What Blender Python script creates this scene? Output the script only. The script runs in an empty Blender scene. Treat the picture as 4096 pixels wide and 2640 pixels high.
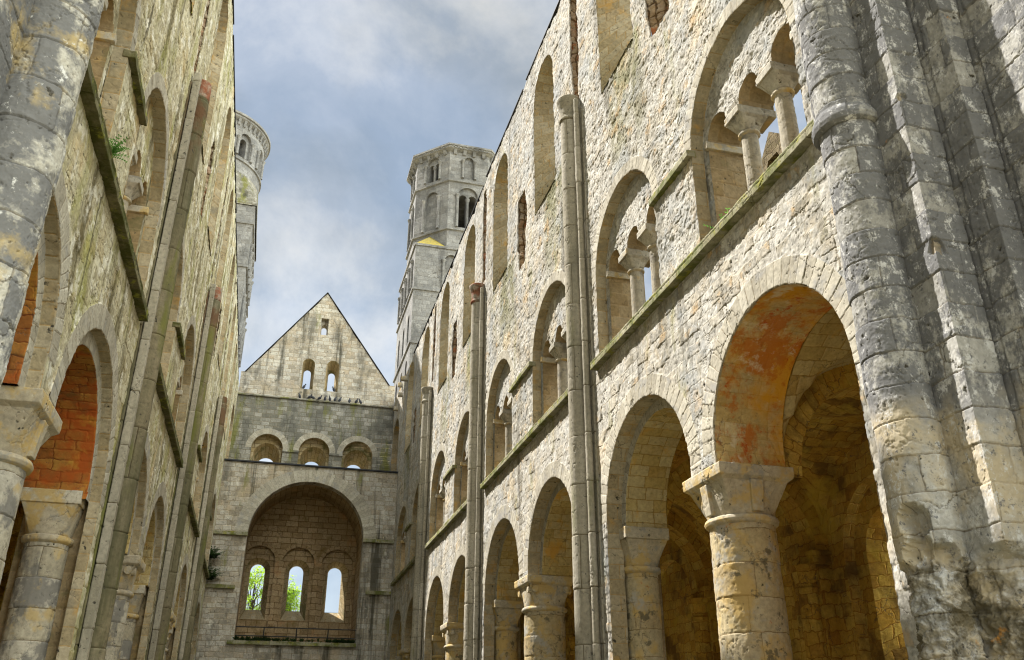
import bpy, bmesh, math, random
from mathutils import Vector, noise
from mathutils.geometry import delaunay_2d_cdt
random.seed(7)
R_ = math.radians
S = bpy.context.scene
COL = S.collection
S.render.engine = 'CYCLES'
S.cycles.feature_set = 'EXPERIMENTAL'
S.cycles.dicing_rate = 1.0
S.cycles.preview_dicing_rate = 1.0
S.cycles.offscreen_dicing_scale = 12
S.cycles.max_bounces = 8
S.cycles.diffuse_bounces = 7
S.cycles.use_denoising = True
S.cycles.pixel_filter_type = 'BLACKMAN_HARRIS'
S.cycles.filter_width = 1.15
# ------------------------------------------------------------------ camera
cam = bpy.data.cameras.new('camera'); cam.sensor_width = 36; cam.lens = 869.617 / 1024 * 36
cam.clip_start = .1; cam.clip_end = 3000
co = bpy.data.objects.new('camera', cam); COL.objects.link(co); S.camera = co
pi_, ya_, ro_ = R_(25.2665), R_(15.3339), R_(-.072)
r0 = Vector((math.cos(ya_), -math.sin(ya_), 0))
fw = Vector((math.sin(ya_) * math.cos(pi_), math.cos(ya_) * math.cos(pi_), math.sin(pi_)))
dn = fw.cross(r0)
rr = r0 * math.cos(ro_) + dn * math.sin(ro_); dd = dn * math.cos(ro_) - r0 * math.sin(ro_)
from mathutils import Matrix
m = Matrix((rr, -dd, -fw)).transposed().to_4x4(); m.translation = (0, 0, 1.7)
co.matrix_world = m
# ------------------------------------------------------------------ sky, sun, exposure
SUN_AZ, SUN_EL = R_(44), R_(55)          # azimuth from -x towards +y
to_sun = Vector((-math.cos(SUN_AZ) * math.cos(SUN_EL), math.sin(SUN_AZ) * math.cos(SUN_EL), math.sin(SUN_EL)))
sl = bpy.data.lights.new('sun', 'SUN'); sl.energy = 3.6; sl.angle = R_(.6); sl.color = (1, .96, .90)
so = bpy.data.objects.new('sun', sl); COL.objects.link(so); so.location = (-40, 40, 80)
so.rotation_euler = to_sun.to_track_quat('Z', 'Y').to_euler()
W = bpy.data.worlds.new('World'); S.world = W; W.use_nodes = True
nt = W.node_tree; nt.nodes.clear()
def wn(t, **k):
    n = nt.nodes.new(t)
    for a, b in k.items(): setattr(n, a, b)
    return n
wl = nt.links.new
out = wn('ShaderNodeOutputWorld'); sky = wn('ShaderNodeTexSky', sky_type='NISHITA', sun_disc=False)
sky.sun_elevation = SUN_EL; sky.sun_rotation = math.atan2(to_sun.x, to_sun.y); sky.air_density = 1.2; sky.dust_density = 1.5
b1 = wn('ShaderNodeBackground'); b1.inputs[1].default_value = .10; wl(sky.outputs[0], b1.inputs[0])
tc = wn('ShaderNodeTexCoord'); mp = wn('ShaderNodeMapping'); mp.inputs['Scale'].default_value = (1.0, 1.0, 1.25); mp.inputs['Location'].default_value = (1.3, .9, 2.2)
wl(tc.outputs['Generated'], mp.inputs[0])
n1 = wn('ShaderNodeTexNoise'); n1.inputs['Scale'].default_value = 3.6; n1.inputs['Detail'].default_value = 9; n1.inputs['Roughness'].default_value = .6; n1.inputs['Distortion'].default_value = .25
wl(mp.outputs[0], n1.inputs['Vector'])
cr = wn('ShaderNodeValToRGB'); e = cr.color_ramp.elements
e[0].position = .33; e[0].color = (.275, .345, .43, 1); e[1].position = .70; e[1].color = (.80, .78, .74, 1)
x = e.new(.46); x.color = (.38, .44, .515, 1); x = e.new(.57); x.color = (.58, .61, .635, 1)
wl(n1.outputs[0], cr.inputs[0])
b2 = wn('ShaderNodeBackground'); b2.inputs[1].default_value = .21; wl(cr.outputs[0], b2.inputs[0])
# added bright sky patch, unseen above and behind the camera, as warm fill, greyer cloud towards the west
dp = wn('ShaderNodeVectorMath', operation='DOT_PRODUCT'); wl(tc.outputs['Generated'], dp.inputs[0]); dp.inputs[1].default_value = (.55, -.40, .73)
br = wn('ShaderNodeMapRange'); br.interpolation_type = 'SMOOTHSTEP'
for i_, v_ in zip((1, 2, 3, 4), (.42, .92, .262, 2.6)): br.inputs[i_].default_value = v_
wl(dp.outputs['Value'], br.inputs[0]); sz_ = wn('ShaderNodeSeparateXYZ'); wl(tc.outputs['Generated'], sz_.inputs[0]); hz = wn('ShaderNodeMapRange')
for i_, v_ in zip((1, 2, 3, 4), (.12, .62, 1.5, 1.0)): hz.inputs[i_].default_value = v_
wl(sz_.outputs[2], hz.inputs[0]); hm_ = wn('ShaderNodeMath', operation='MULTIPLY'); wl(br.outputs[0], hm_.inputs[0]); wl(hz.outputs[0], hm_.inputs[1]); wl(hm_.outputs[0], b2.inputs[1])
wm_ = wn('ShaderNodeMix', data_type='RGBA', blend_type='MULTIPLY'); wf = wn('ShaderNodeMapRange')
for i_, v_ in zip((1, 2, 3, 4), (.25, 1.0, 0., 1.)): wf.inputs[i_].default_value = v_
wl(br.outputs[0], wf.inputs[0]); wl(wf.outputs[0], wm_.inputs[0]); wl(cr.outputs[0], wm_.inputs[6]); wm_.inputs[7].default_value = (1.07, 1.0, .83, 1); wl(wm_.outputs[2], b2.inputs[0])
n2 = wn('ShaderNodeTexNoise'); n2.inputs['Scale'].default_value = 3.4; n2.inputs['Detail'].default_value = 6
mp2 = wn('ShaderNodeMapping'); mp2.inputs['Location'].default_value = (7.3, 2.2, .1); wl(tc.outputs['Generated'], mp2.inputs[0]); wl(mp2.outputs[0], n2.inputs['Vector'])
mr = wn('ShaderNodeMapRange'); mr.inputs[1].default_value = .42; mr.inputs[2].default_value = .6; mr.inputs[3].default_value = .9; mr.inputs[4].default_value = 1
wl(n2.outputs[0], mr.inputs[0])
mx = wn('ShaderNodeMixShader'); wl(mr.outputs[0], mx.inputs[0]); wl(b1.outputs[0], mx.inputs[1]); wl(b2.outputs[0], mx.inputs[2]); wl(mx.outputs[0], out.inputs[0])
S.view_settings.view_transform = 'Standard'; S.view_settings.look = 'None'; S.view_settings.gamma = 1; S.view_settings.use_curve_mapping = False
S.view_settings.exposure = 1.95
# ------------------------------------------------------------------ materials
class NT:
    def __init__(s, name):
        s.m = bpy.data.materials.new(name); s.m.use_nodes = True; s.t = s.m.node_tree; s.t.nodes.clear()
        s.out = s.n('ShaderNodeOutputMaterial'); s.b = s.n('ShaderNodeBsdfPrincipled'); s.l(s.b.outputs[0], s.out.inputs[0])
        s.b.inputs['Specular IOR Level'].default_value = .15; s.b.inputs['Roughness'].default_value = .95
    def n(s, t, **k):
        q = s.t.nodes.new(t)
        for a, b in k.items(): setattr(q, a, b)
        return q
    def l(s, a, b): s.t.links.new(a, b)
    def put(s, sock, v):
        if isinstance(v, bpy.types.NodeSocket): s.l(v, sock)
        elif isinstance(v, (tuple, list)) and len(v) == 3 and sock.type == 'RGBA': sock.default_value = (*v, 1)
        else: sock.default_value = v
    def pos(s): return s.n('ShaderNodeNewGeometry').outputs['Position']
    def uv(s): return s.n('ShaderNodeUVMap', uv_map='UVMap').outputs[0]
    def vm(s, op, a, b=None, sc=None):
        q = s.n('ShaderNodeVectorMath', operation=op); s.put(q.inputs[0], a)
        if b is not None: s.put(q.inputs[1], b)
        if sc is not None: s.put(q.inputs['Scale'], sc)
        return q.outputs[0]
    def ma(s, op, a, b=0., clamp=False):
        q = s.n('ShaderNodeMath', operation=op, use_clamp=clamp); s.put(q.inputs[0], a); s.put(q.inputs[1], b); return q.outputs[0]
    def noise(s, v, sc, det=4, ro=.55, col=False, dist=0.):
        q = s.n('ShaderNodeTexNoise'); s.put(q.inputs['Vector'], v); q.inputs['Scale'].default_value = sc
        q.inputs['Detail'].default_value = det; q.inputs['Roughness'].default_value = ro; q.inputs['Distortion'].default_value = dist
        return q.outputs[1 if col else 0]
    def rng(s, v, a, b, c=0., d=1., smooth=False):
        q = s.n('ShaderNodeMapRange'); q.interpolation_type = 'SMOOTHSTEP' if smooth else 'LINEAR'
        s.put(q.inputs[0], v)
        for i, z in zip((1, 2, 3, 4), (a, b, c, d)): q.inputs[i].default_value = z
        return q.outputs[0]
    def mix(s, f, a, b, bl='MIX'):
        q = s.n('ShaderNodeMix', data_type='RGBA', blend_type=bl); s.put(q.inputs[0], f); s.put(q.inputs[6], a); s.put(q.inputs[7], b); return q.outputs[2]
    def ramp(s, f, stops):
        q = s.n('ShaderNodeValToRGB'); s.put(q.inputs[0], f); e = q.color_ramp.elements
        while len(e) < len(stops): e.new(.5)
        for i, (p, c) in enumerate(stops): e[i].position = p; e[i].color = (*c, 1)
        return q.outputs[0]

def stone(name, tones, joint, bw=.45, bh=.28, mortar=.014, dist=.05, prot=.015, rough=.02, fine=.008, jd=.02, lump=0., stains=(), pits=0., bites=(), grain=.35, blotch=.3, offset=.5, disp=True, zone=None, crack=.7, two=0):
    t = NT(name); P = t.pos(); U = t.uv()
    nz = t.noise(U, 1.7, 3, .55, True); nz2 = t.noise(U, 7., 2, .5, True)
    d = t.vm('SCALE', t.vm('SUBTRACT', nz, (.5, .5, .5)), sc=dist * 2)
    d2 = t.vm('SCALE', t.vm('SUBTRACT', nz2, (.5, .5, .5)), sc=dist * .7)
    uvd = t.vm('ADD', t.vm('ADD', U, d), d2)
    bk = t.n('ShaderNodeTexBrick', offset=offset, squash=1.25, squash_frequency=3); t.put(bk.inputs['Vector'], uvd)
    bk.inputs['Color1'].default_value = (0, 0, 0, 1); bk.inputs['Color2'].default_value = (1, 1, 1, 1); bk.inputs['Mortar'].default_value = (.5, .5, .5, 1)
    bk.inputs['Scale'].default_value = 1; bk.inputs['Mortar Size'].default_value = mortar; bk.inputs['Mortar Smooth'].default_value = .6
    bk.inputs['Brick Width'].default_value = bw; bk.inputs['Row Height'].default_value = bh; bk.inputs['Bias'].default_value = 0
    rnd = bk.outputs['Color']; mo = bk.outputs['Fac']
    if two:
        b3 = t.n('ShaderNodeTexBrick', offset=.5, squash=.8, squash_frequency=2); t.put(b3.inputs['Vector'], t.vm('ADD', uvd, (.37, .11, 0)))
        b3.inputs['Color1'].default_value = (0, 0, 0, 1); b3.inputs['Color2'].default_value = (1, 1, 1, 1); b3.inputs['Mortar'].default_value = (.5, .5, .5, 1); b3.inputs['Scale'].default_value = 1
        b3.inputs['Mortar Size'].default_value = mortar * 1.1; b3.inputs['Mortar Smooth'].default_value = .6; b3.inputs['Brick Width'].default_value = bw * two; b3.inputs['Row Height'].default_value = bh * two
        sel = t.rng(t.noise(P, .42, 3, .5), .49, .51); rnd = t.mix(sel, rnd, b3.outputs['Color']); q = t.n('ShaderNodeMix'); t.put(q.inputs[0], sel); t.put(q.inputs[2], mo); t.put(q.inputs[3], b3.outputs['Fac']); mo = q.outputs[0]
        cov = t.rng(t.noise(t.vm('ADD', P, (11., 3., 5.)), .6, 5, .6), .46, .60)
        mo = t.ma('MULTIPLY', mo, t.ma('SUBTRACT', 1., t.ma('MULTIPLY', cov, .85)))
    nb = t.noise(P, .45, 5, .6); ng = t.noise(P, 11, 8, .7); nm = t.noise(P, 3.2, 6, .62)
    k = len(tones); base = t.ramp(t.ma('ADD', t.ma('MULTIPLY', rnd, .65), t.ma('MULTIPLY', nm, .35)), [((i + .3) / k, c) for i, c in enumerate(tones)])
    c = t.mix(mo, base, joint)
    c = t.mix(1., c, t.ramp(nb, [(.3, (1 - blotch,) * 3), (.7, (1 + blotch * .0,) * 3)]), 'MULTIPLY')
    c = t.mix(1., c, t.ramp(ng, [(.3, (1 - grain,) * 3), (.58, (1.,) * 3), (.7, (1.12,) * 3)]), 'MULTIPLY')
    if crack:
        cv = t.n('ShaderNodeTexVoronoi', feature='DISTANCE_TO_EDGE'); t.put(cv.inputs['Vector'], t.vm('ADD', P, t.vm('SCALE', t.noise(P, 2.2, 5, .65, True), sc=.5))); cv.inputs['Scale'].default_value = 1.5
        ck = t.ma('MULTIPLY', t.rng(cv.outputs['Distance'], .004, .016, 1, 0), t.rng(t.noise(P, .9, 3, .6), .48, .6))
        fp = t.rng(t.noise(P, 16, 4, .6), .635, .70)
        c = t.mix(t.ma('MULTIPLY', t.ma('MAXIMUM', ck, fp), crack), c, (.075, .065, .05))
    z = t.n('ShaderNodeSeparateXYZ'); t.l(P, z.inputs[0]); Z = z.outputs[2]
    for s in stains:
        v = t.vm('MULTIPLY', P, s.get('aniso', (1., 1., 1.)))
        f = t.noise(t.vm('ADD', v, (s.get('seed', 0.),) * 3), s.get('scale', 1.), s.get('det', 6), s.get('ro', .65))
        if s.get('blk'): f = t.ma('ADD', f, t.ma('MULTIPLY', t.ma('SUBTRACT', rnd, .5), s['blk']))
        f = t.rng(f, s['thr'], s['thr'] + s.get('soft', .08), 0., s.get('amt', .9))
        for rgz in s.get('z', ()):  # (z_from, z_to) fade in
            f = t.ma('MULTIPLY', f, t.rng(Z, rgz[0], rgz[1], 0, 1, True))
        if s.get('per'):
            pp, ph, lo, hi = s['per']; f = t.ma('MULTIPLY', f, t.rng(t.ma('COSINE', t.ma('MULTIPLY', t.ma('SUBTRACT', z.outputs[1], ph), 2 * math.pi / pp)), lo, hi, 0, 1, True))
        if s.get('brick'): f = t.ma('MULTIPLY', f, t.rng(rnd, *s['brick']))
        c = t.mix(f, c, s['c'])
    h = t.ma('MULTIPLY', t.ma('SUBTRACT', rnd, .5), prot)
    h = t.ma('ADD', h, t.ma('MULTIPLY', t.ma('SUBTRACT', nm, .5), rough * 2))
    h = t.ma('ADD', h, t.ma('MULTIPLY', t.ma('SUBTRACT', ng, .5), fine * 2))
    h = t.ma('SUBTRACT', h, t.ma('MULTIPLY', mo, jd))
    if crack: h = t.ma('SUBTRACT', h, t.ma('MULTIPLY', t.ma('MAXIMUM', ck, fp), .02))
    if zone:
        zn = t.ma('MULTIPLY', t.ma('SUBTRACT', t.noise(P, 5.5, 7, .68, dist=.6), .5), t.rng(Z, zone[0], zone[1], 0, zone[2]))
        h = t.ma('ADD', h, zn)
    if lump:
        vo = t.n('ShaderNodeTexVoronoi', feature='F1'); t.put(vo.inputs['Vector'], t.vm('MULTIPLY', t.vm('ADD', P, t.vm('SCALE', t.noise(P, 3, 3, .5, True), sc=.25)), (1., 1., 1.6))); vo.inputs['Scale'].default_value = 4.6
        h = t.ma('SUBTRACT', h, t.ma('MULTIPLY', vo.outputs['Distance'], lump))
        h = t.ma('SUBTRACT', h, t.ma('MULTIPLY', t.rng(t.noise(P, 1.1, 4, .6), .52, .7), lump * .7))
    if pits:
        pf = t.rng(t.noise(P, 6.5, 3, .6), .66, .72)
        c = t.mix(pf, c, (.05, .045, .035)); h = t.ma('SUBTRACT', h, t.ma('MULTIPLY', pf, pits))
    for (bx, by, bz, br, dep) in bites:
        q = t.vm('SUBTRACT', t.vm('ADD', P, t.vm('SCALE', t.vm('SUBTRACT', t.noise(P, 3.5, 4, .6, True), (.5, .5, .5)), sc=.3)), (bx, by, bz))
        ln = t.n('ShaderNodeVectorMath', operation='LENGTH'); t.l(q, ln.inputs[0])
        bf = t.rng(ln.outputs['Value'], br * .82, br, 1, 0)
        h = t.ma('SUBTRACT', h, t.ma('MULTIPLY', bf, dep))
        c = t.mix(t.ma('MULTIPLY', bf, .7), c, t.ramp(t.noise(P, 5, 6, .7), [(.35, (.07, .055, .035)), (.65, (.33, .27, .18))]))
    t.l(c, t.b.inputs['Base Color'])
    dn_ = t.n('ShaderNodeDisplacement'); dn_.inputs['Midlevel'].default_value = 0; dn_.inputs['Scale'].default_value = 1
    t.l(h, dn_.inputs['Height']); t.l(dn_.outputs[0], t.out.inputs['Displacement'])
    t.m.displacement_method = 'DISPLACEMENT' if disp else 'BUMP'
    t.m['adaptive'] = disp
    return t.m

MOSS = (.085, .095, .02); LIME = (.30, .28, .06); DARK = (.045, .043, .04); OCH = (.42, .25, .07); RED = (.36, .10, .025)
STREAK = dict(c=(.07, .065, .045), scale=1., aniso=(1.3, 1.3, .16), thr=.54, soft=.16, amt=.75, seed=3.)
M = {}
M['rubble'] = stone('rubble_limestone', [(.33, .305, .26), (.46, .435, .38), (.55, .53, .48), (.48, .435, .35), (.38, .36, .315)], (.36, .315, .235), .40, .20, .010, .085, .020, .016, .018, .010, .012, zone=(9.6, 11., .10), grain=.55, two=1.55,
    stains=[dict(c=(.13, .125, .05), scale=1.3, aniso=(1, 1, .5), thr=.36, soft=.16, amt=.85, seed=33, z=((13.6, 16.0), (17.8, 17.5)), per=(5.65, 15.7, .1, .8)), dict(c=(.47, .36, .20), scale=.6, thr=.56, soft=.14, amt=.55, seed=5), dict(c=(.15, .135, .10), scale=1., aniso=(1.2, 1.2, .3), thr=.53, soft=.14, amt=.7, seed=9, blk=.1), dict(c=(.19, .18, .06), scale=1.1, aniso=(1, 1, .3), thr=.585, soft=.1, amt=.65, seed=21), dict(c=(.10, .095, .08), scale=4, thr=.615, soft=.06, amt=.75, seed=14, det=9), dict(c=(.09, .08, .06), scale=1.3, aniso=(1.4, 1.4, .12), thr=.575, soft=.09, amt=.7, seed=57), dict(c=(.40, .27, .13), scale=1.7, thr=.60, soft=.07, amt=.6, seed=77, blk=.14), dict(c=(.27, .28, .28), scale=.8, thr=.53, soft=.1, amt=.65, seed=67, det=9, blk=.1), dict(c=(.62, .60, .54), scale=2.0, thr=.60, soft=.1, amt=.6, seed=87)], pits=.02)
M['rubble_south'] = stone('mossy_rubble_limestone', [(.38, .335, .21), (.51, .46, .315), (.60, .56, .41), (.46, .39, .235)], (.30, .25, .125), .42, .23, .012, .09, .018, .020, .015, .014, .016, zone=(9.6, 11., .06), grain=.45, two=1.6,
    stains=[dict(c=(.48, .34, .15), scale=.6, thr=.56, soft=.14, amt=.6, seed=5), dict(c=(.085, .07, .03), scale=1.1, aniso=(1.3, 1.3, .12), thr=.52, soft=.12, amt=.85, seed=2), dict(c=(.25, .25, .06), scale=1.2, aniso=(1, 1, .35), thr=.51, soft=.14, amt=.65, seed=31), dict(c=(.70, .68, .60), scale=2.3, thr=.54, soft=.1, amt=.7, seed=41), dict(c=(.06, .05, .025), scale=1.5, aniso=(1.4, 1.4, .09), thr=.575, soft=.08, amt=.8, seed=52), dict(c=(.09, .085, .06), scale=6, thr=.64, soft=.06, amt=.7, seed=14)], pits=.015)
M['ashlar'] = stone('dressed_limestone', [(.29, .23, .13), (.38, .315, .20), (.44, .385, .275), (.36, .285, .17)], (.40, .28, .13), .5, .33, .014, .03, .012, .014, .006, .014,
    stains=[dict(c=OCH, scale=1.3, thr=.57, soft=.1, amt=.7, seed=8), dict(c=(.16, .15, .12), scale=1.5, thr=.6, soft=.1, amt=.6, seed=13)], pits=.01)
M['jamb_brown'] = stone('brown_jamb_stone', [(.24, .17, .085), (.31, .235, .13), (.36, .28, .17), (.27, .19, .09)], (.36, .26, .14), .5, .33, .014, .04, .014, .014, .008, .012,
    stains=[dict(c=(.12, .11, .05), scale=1.3, thr=.55, soft=.1, amt=.7, seed=8), dict(c=(.42, .28, .10), scale=1.5, thr=.6, soft=.1, amt=.6, seed=13)], pits=.015)
M['colonnette_stone'] = stone('grey_beige_colonnette_stone', [(.35, .31, .235), (.42, .385, .31), (.46, .43, .36)], (.3, .25, .17), 3., 3., .004, .02, .0, .014, .008, .004,
    stains=[dict(c=(.15, .14, .12), scale=2.5, thr=.53, soft=.08, amt=.75, seed=33), dict(c=(.40, .29, .13), scale=2.0, thr=.60, soft=.08, amt=.6, seed=2)], pits=.02)
M['voussoir'] = stone('wedge_stone_limestone', [(.33, .30, .235), (.43, .395, .315), (.50, .465, .38)], (.27, .225, .155), .9, .24, .010, .04, .014, .014, .006, .016, offset=0,
    stains=[dict(c=(.24, .235, .225), scale=1.2, thr=.56, soft=.08, amt=.7, seed=8)])
M['soffit'] = stone('painted_arch_soffit', [(.46, .33, .12), (.52, .39, .17), (.55, .44, .24), (.45, .30, .08)], (.44, .31, .12), .42, .26, .010, .03, .006, .010, .005, .006,
    stains=[dict(c=(.54, .26, .012), scale=.75, thr=.42, soft=.16, amt=.9, seed=4), dict(c=(.40, .115, .014), scale=1.1, thr=.49, soft=.07, amt=.8, seed=29, ro=.75, det=11), dict(c=(.36, .06, .01), scale=2.2, aniso=(1, 1, .7), thr=.57, soft=.03, amt=.85, seed=17, ro=.85, det=11), dict(c=(.58, .51, .37), scale=1.0, thr=.545, soft=.06, amt=.75, seed=27, det=10, ro=.75), dict(c=(.16, .11, .03), scale=1.9, thr=.63, soft=.1, amt=.6, seed=37)])
M['soffit_plain'] = stone('ochre_arch_soffit', [(.42, .30, .10), (.50, .385, .16), (.54, .45, .25), (.43, .30, .10)], (.36, .24, .08), .42, .26, .014, .04, .016, .012, .006, .014,
    stains=[dict(c=(.47, .26, .05), scale=1.2, thr=.56, soft=.1, amt=.85, seed=6), dict(c=(.20, .16, .05), scale=1.6, thr=.6, soft=.1, amt=.6, seed=37)])
M['soffit_red'] = stone('red_painted_soffit', [(.24, .09, .025), (.32, .13, .03), (.42, .22, .05)], (.17, .05, .014), .36, .20, .012, .08, .012, .012, .006, .014,
    stains=[dict(c=(.10, .05, .02), scale=1.4, thr=.56, soft=.1, amt=.75, seed=64, blk=.2), dict(c=(.34, .075, .014), scale=1.1, thr=.47, soft=.14, amt=.9, seed=4), dict(c=(.46, .27, .04), scale=.9, thr=.55, soft=.12, amt=.8, seed=74), dict(c=(.45, .34, .18), scale=.9, thr=.62, soft=.1, amt=.7, seed=27)])
M['aisle'] = stone('golden_aisle_masonry', [(.40, .205, .03), (.52, .315, .055), (.58, .40, .09), (.43, .225, .04)], (.35, .18, .03), .44, .29, .018, .14, .03, .03, .012, .02,
    stains=[dict(c=(.10, .058, .018), scale=.8, det=9, blk=.12, thr=.51, soft=.14, amt=.8, seed=3), dict(c=(.46, .33, .05), scale=.8, thr=.55, soft=.1, amt=.7, seed=15)], disp=False)
BL = [(7.02, 7.05, 6.9, .12, .05), (7.02, 7.05, 9.05, .10, .05)]
M['pier'] = stone('lichened_pier_stone', [(.27, .26, .235), (.35, .34, .31), (.43, .42, .39)], (.24, .215, .18), 1.25, .41, .010, .05, .022, .024, .014, .016, blotch=.2, zone=(3.45, 3.25, .26),
    stains=[dict(c=(.10, .10, .103), scale=1.5, aniso=(1, 1, .7), thr=.43, soft=.07, amt=.88, blk=.16, det=10, seed=11, ro=.8, z=((4.2, 5.4),)), dict(c=(.38, .315, .205), scale=1.2, thr=.42, soft=.14, amt=.8, seed=22, z=((5.3, 4.9),)), dict(c=(.46, .455, .44), scale=4.5, aniso=(1.2, 1.2, .9), thr=.55, soft=.05, det=9, amt=.9, seed=5, ro=.85), dict(c=(.085, .085, .09), scale=9, thr=.575, soft=.06, amt=.85, seed=15, ro=.8), dict(c=(.09, .075, .045), scale=2.4, thr=.44, soft=.12, amt=.9, seed=66, z=((3.42, 3.3),)), dict(c=(.45, .20, .03), scale=1.1, thr=.70, soft=.04, amt=.9, seed=91)], bites=BL, pits=.02)
M['pier_south'] = stone('lichened_south_pier_stone', [(.36, .34, .29), (.45, .43, .37), (.50, .48, .42)], (.27, .24, .19), 1.4, .50, .010, .05, .022, .026, .014, .018, blotch=.2,
    stains=[dict(c=(.11, .11, .112), scale=1.0, thr=.44, soft=.08, amt=.92, blk=.14, seed=31, ro=.72, z=((11.2, 9.4),)), dict(c=(.40, .30, .12), scale=1.0, thr=.56, soft=.1, amt=.75, seed=22), dict(c=(.52, .52, .50), scale=5, thr=.60, soft=.06, amt=.85, seed=5, ro=.75), dict(c=(.10, .10, .10), scale=7, thr=.62, soft=.05, amt=.7, seed=15, ro=.75)], pits=.02)
M['shaft'] = stone('half_column_stone', [(.31, .28, .21), (.37, .335, .26), (.41, .375, .30)], (.17, .14, .09), 2.2, 1.2, .014, .02, .016, .010, .006, .020, blotch=.3,
    stains=[dict(c=(.16, .15, .115), scale=1.3, aniso=(1.5, 1.5, .25), thr=.52, soft=.15, amt=.65, seed=7), dict(c=(.13, .13, .045), scale=1.1, aniso=(1, 1, .3), thr=.60, soft=.1, amt=.6, seed=12)], pits=.006)
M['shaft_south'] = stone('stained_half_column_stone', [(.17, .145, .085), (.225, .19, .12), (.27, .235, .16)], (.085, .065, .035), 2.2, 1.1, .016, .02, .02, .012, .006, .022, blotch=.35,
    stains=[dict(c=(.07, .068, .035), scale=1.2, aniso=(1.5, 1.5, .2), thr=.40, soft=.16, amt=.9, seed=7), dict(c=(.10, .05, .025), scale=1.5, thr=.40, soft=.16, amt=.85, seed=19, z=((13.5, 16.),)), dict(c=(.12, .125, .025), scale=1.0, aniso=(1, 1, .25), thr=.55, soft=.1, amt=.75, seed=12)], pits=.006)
M['shaft_rust'] = stone('rust_stained_capital', [(.30, .26, .20), (.36, .32, .25), (.40, .36, .29)], (.18, .14, .10), 2.2, 1.45, .012, .015, .012, .012, .008, .012, blotch=.3,
    stains=[dict(c=(.20, .062, .028), scale=2.4, thr=.42, soft=.14, amt=.9, seed=19), dict(c=(.075, .05, .03), scale=3, thr=.55, soft=.1, amt=.8, seed=29)])
M['column'] = stone('ochre_column_drum', [(.38, .29, .15), (.43, .35, .20), (.45, .39, .27), (.40, .30, .15)], (.25, .18, .09), 1.5, .55, .010, .05, .016, .020, .012, .016, blotch=.25,
    stains=[dict(c=(.44, .30, .10), scale=1.5, thr=.50, soft=.10, amt=.75, seed=2), dict(c=(.30, .30, .285), scale=1.7, thr=.56, soft=.08, amt=.75, seed=33), dict(c=(.09, .08, .055), scale=3.5, thr=.58, soft=.05, amt=.8, seed=44), dict(c=(.34, .11, .03), scale=2, thr=.66, soft=.04, amt=.8, seed=51)], pits=.025)
M['column_south'] = stone('grey_column_drum', [(.34, .30, .21), (.43, .39, .30), (.48, .45, .38)], (.20, .16, .10), 1.25, .55, .012, .03, .016, .016, .008, .02, blotch=.25,
    stains=[dict(c=(.13, .125, .115), scale=1.7, thr=.50, soft=.07, amt=.8, seed=2, det=10, blk=.12), dict(c=(.42, .31, .13), scale=1.7, thr=.58, soft=.08, amt=.7, seed=33)], pits=.02)
M['cap'] = stone('carved_capital_stone', [(.43, .37, .26), (.49, .44, .34), (.52, .48, .39)], (.3, .24, .15), 3., 3., .004, .02, .0, .012, .006, .004,
    stains=[dict(c=(.43, .30, .10), scale=2.0, thr=.49, soft=.08, amt=.75, seed=2), dict(c=(.22, .22, .21), scale=2.5, thr=.57, soft=.08, amt=.75, seed=33)], pits=.012)
M['string'] = stone('mossy_string_course', [(.27, .25, .15), (.33, .31, .22), (.24, .22, .13)], (.12, .10, .05), .9, 1., .014, .02, .012, .02, .012, .02,
    stains=[dict(c=MOSS, scale=1.7, thr=.45, soft=.14, amt=.9, seed=2), dict(c=(.21, .20, .03), scale=4.5, thr=.54, soft=.1, amt=.8, seed=12)])
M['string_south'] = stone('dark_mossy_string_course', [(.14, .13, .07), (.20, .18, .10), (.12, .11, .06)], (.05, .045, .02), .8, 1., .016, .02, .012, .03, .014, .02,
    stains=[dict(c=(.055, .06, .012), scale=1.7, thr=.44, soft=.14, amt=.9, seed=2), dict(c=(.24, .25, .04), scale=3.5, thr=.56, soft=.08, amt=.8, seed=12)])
M['west'] = stone('west_wall_ashlar', [(.25, .215, .16), (.37, .33, .26), (.47, .43, .36), (.53, .50, .43), (.41, .33, .23)], (.40, .33, .23), .52, .29, .022, .07, .02, .02, .008, .02, blotch=.3,
    stains=[dict(c=(.42, .33, .20), scale=.45, thr=.54, soft=.14, amt=.5, seed=55), dict(c=(.10, .095, .08), scale=.9, aniso=(1.2, 1, .45), thr=.53, soft=.12, amt=.7, seed=5), dict(c=(.62, .58, .50), scale=1.6, thr=.60, soft=.08, amt=.6, seed=25), dict(c=(.07, .065, .05), scale=3.2, thr=.64, soft=.05, amt=.7, seed=95), dict(c=(.045, .042, .03), scale=.75, aniso=(1.6, 1.6, .1), thr=.545, soft=.1, amt=.85, seed=61), dict(c=(.15, .15, .035), scale=.9, aniso=(1.2, 1.2, .3), thr=.61, soft=.09, amt=.75, seed=71)], disp=False)
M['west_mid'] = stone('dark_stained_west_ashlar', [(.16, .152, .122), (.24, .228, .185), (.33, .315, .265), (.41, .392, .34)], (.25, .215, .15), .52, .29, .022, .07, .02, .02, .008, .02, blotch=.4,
    stains=[dict(c=(.09, .088, .075), scale=.8, aniso=(1.2, 1, .5), thr=.47, soft=.14, amt=.75, seed=5), dict(c=(.14, .14, .03), scale=.9, aniso=(1.2, 1.2, .3), thr=.53, soft=.1, amt=.8, seed=71), dict(c=(.05, .048, .03), scale=.8, aniso=(1.5, 1.5, .1), thr=.56, soft=.1, amt=.85, seed=81)], disp=False)
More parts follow.
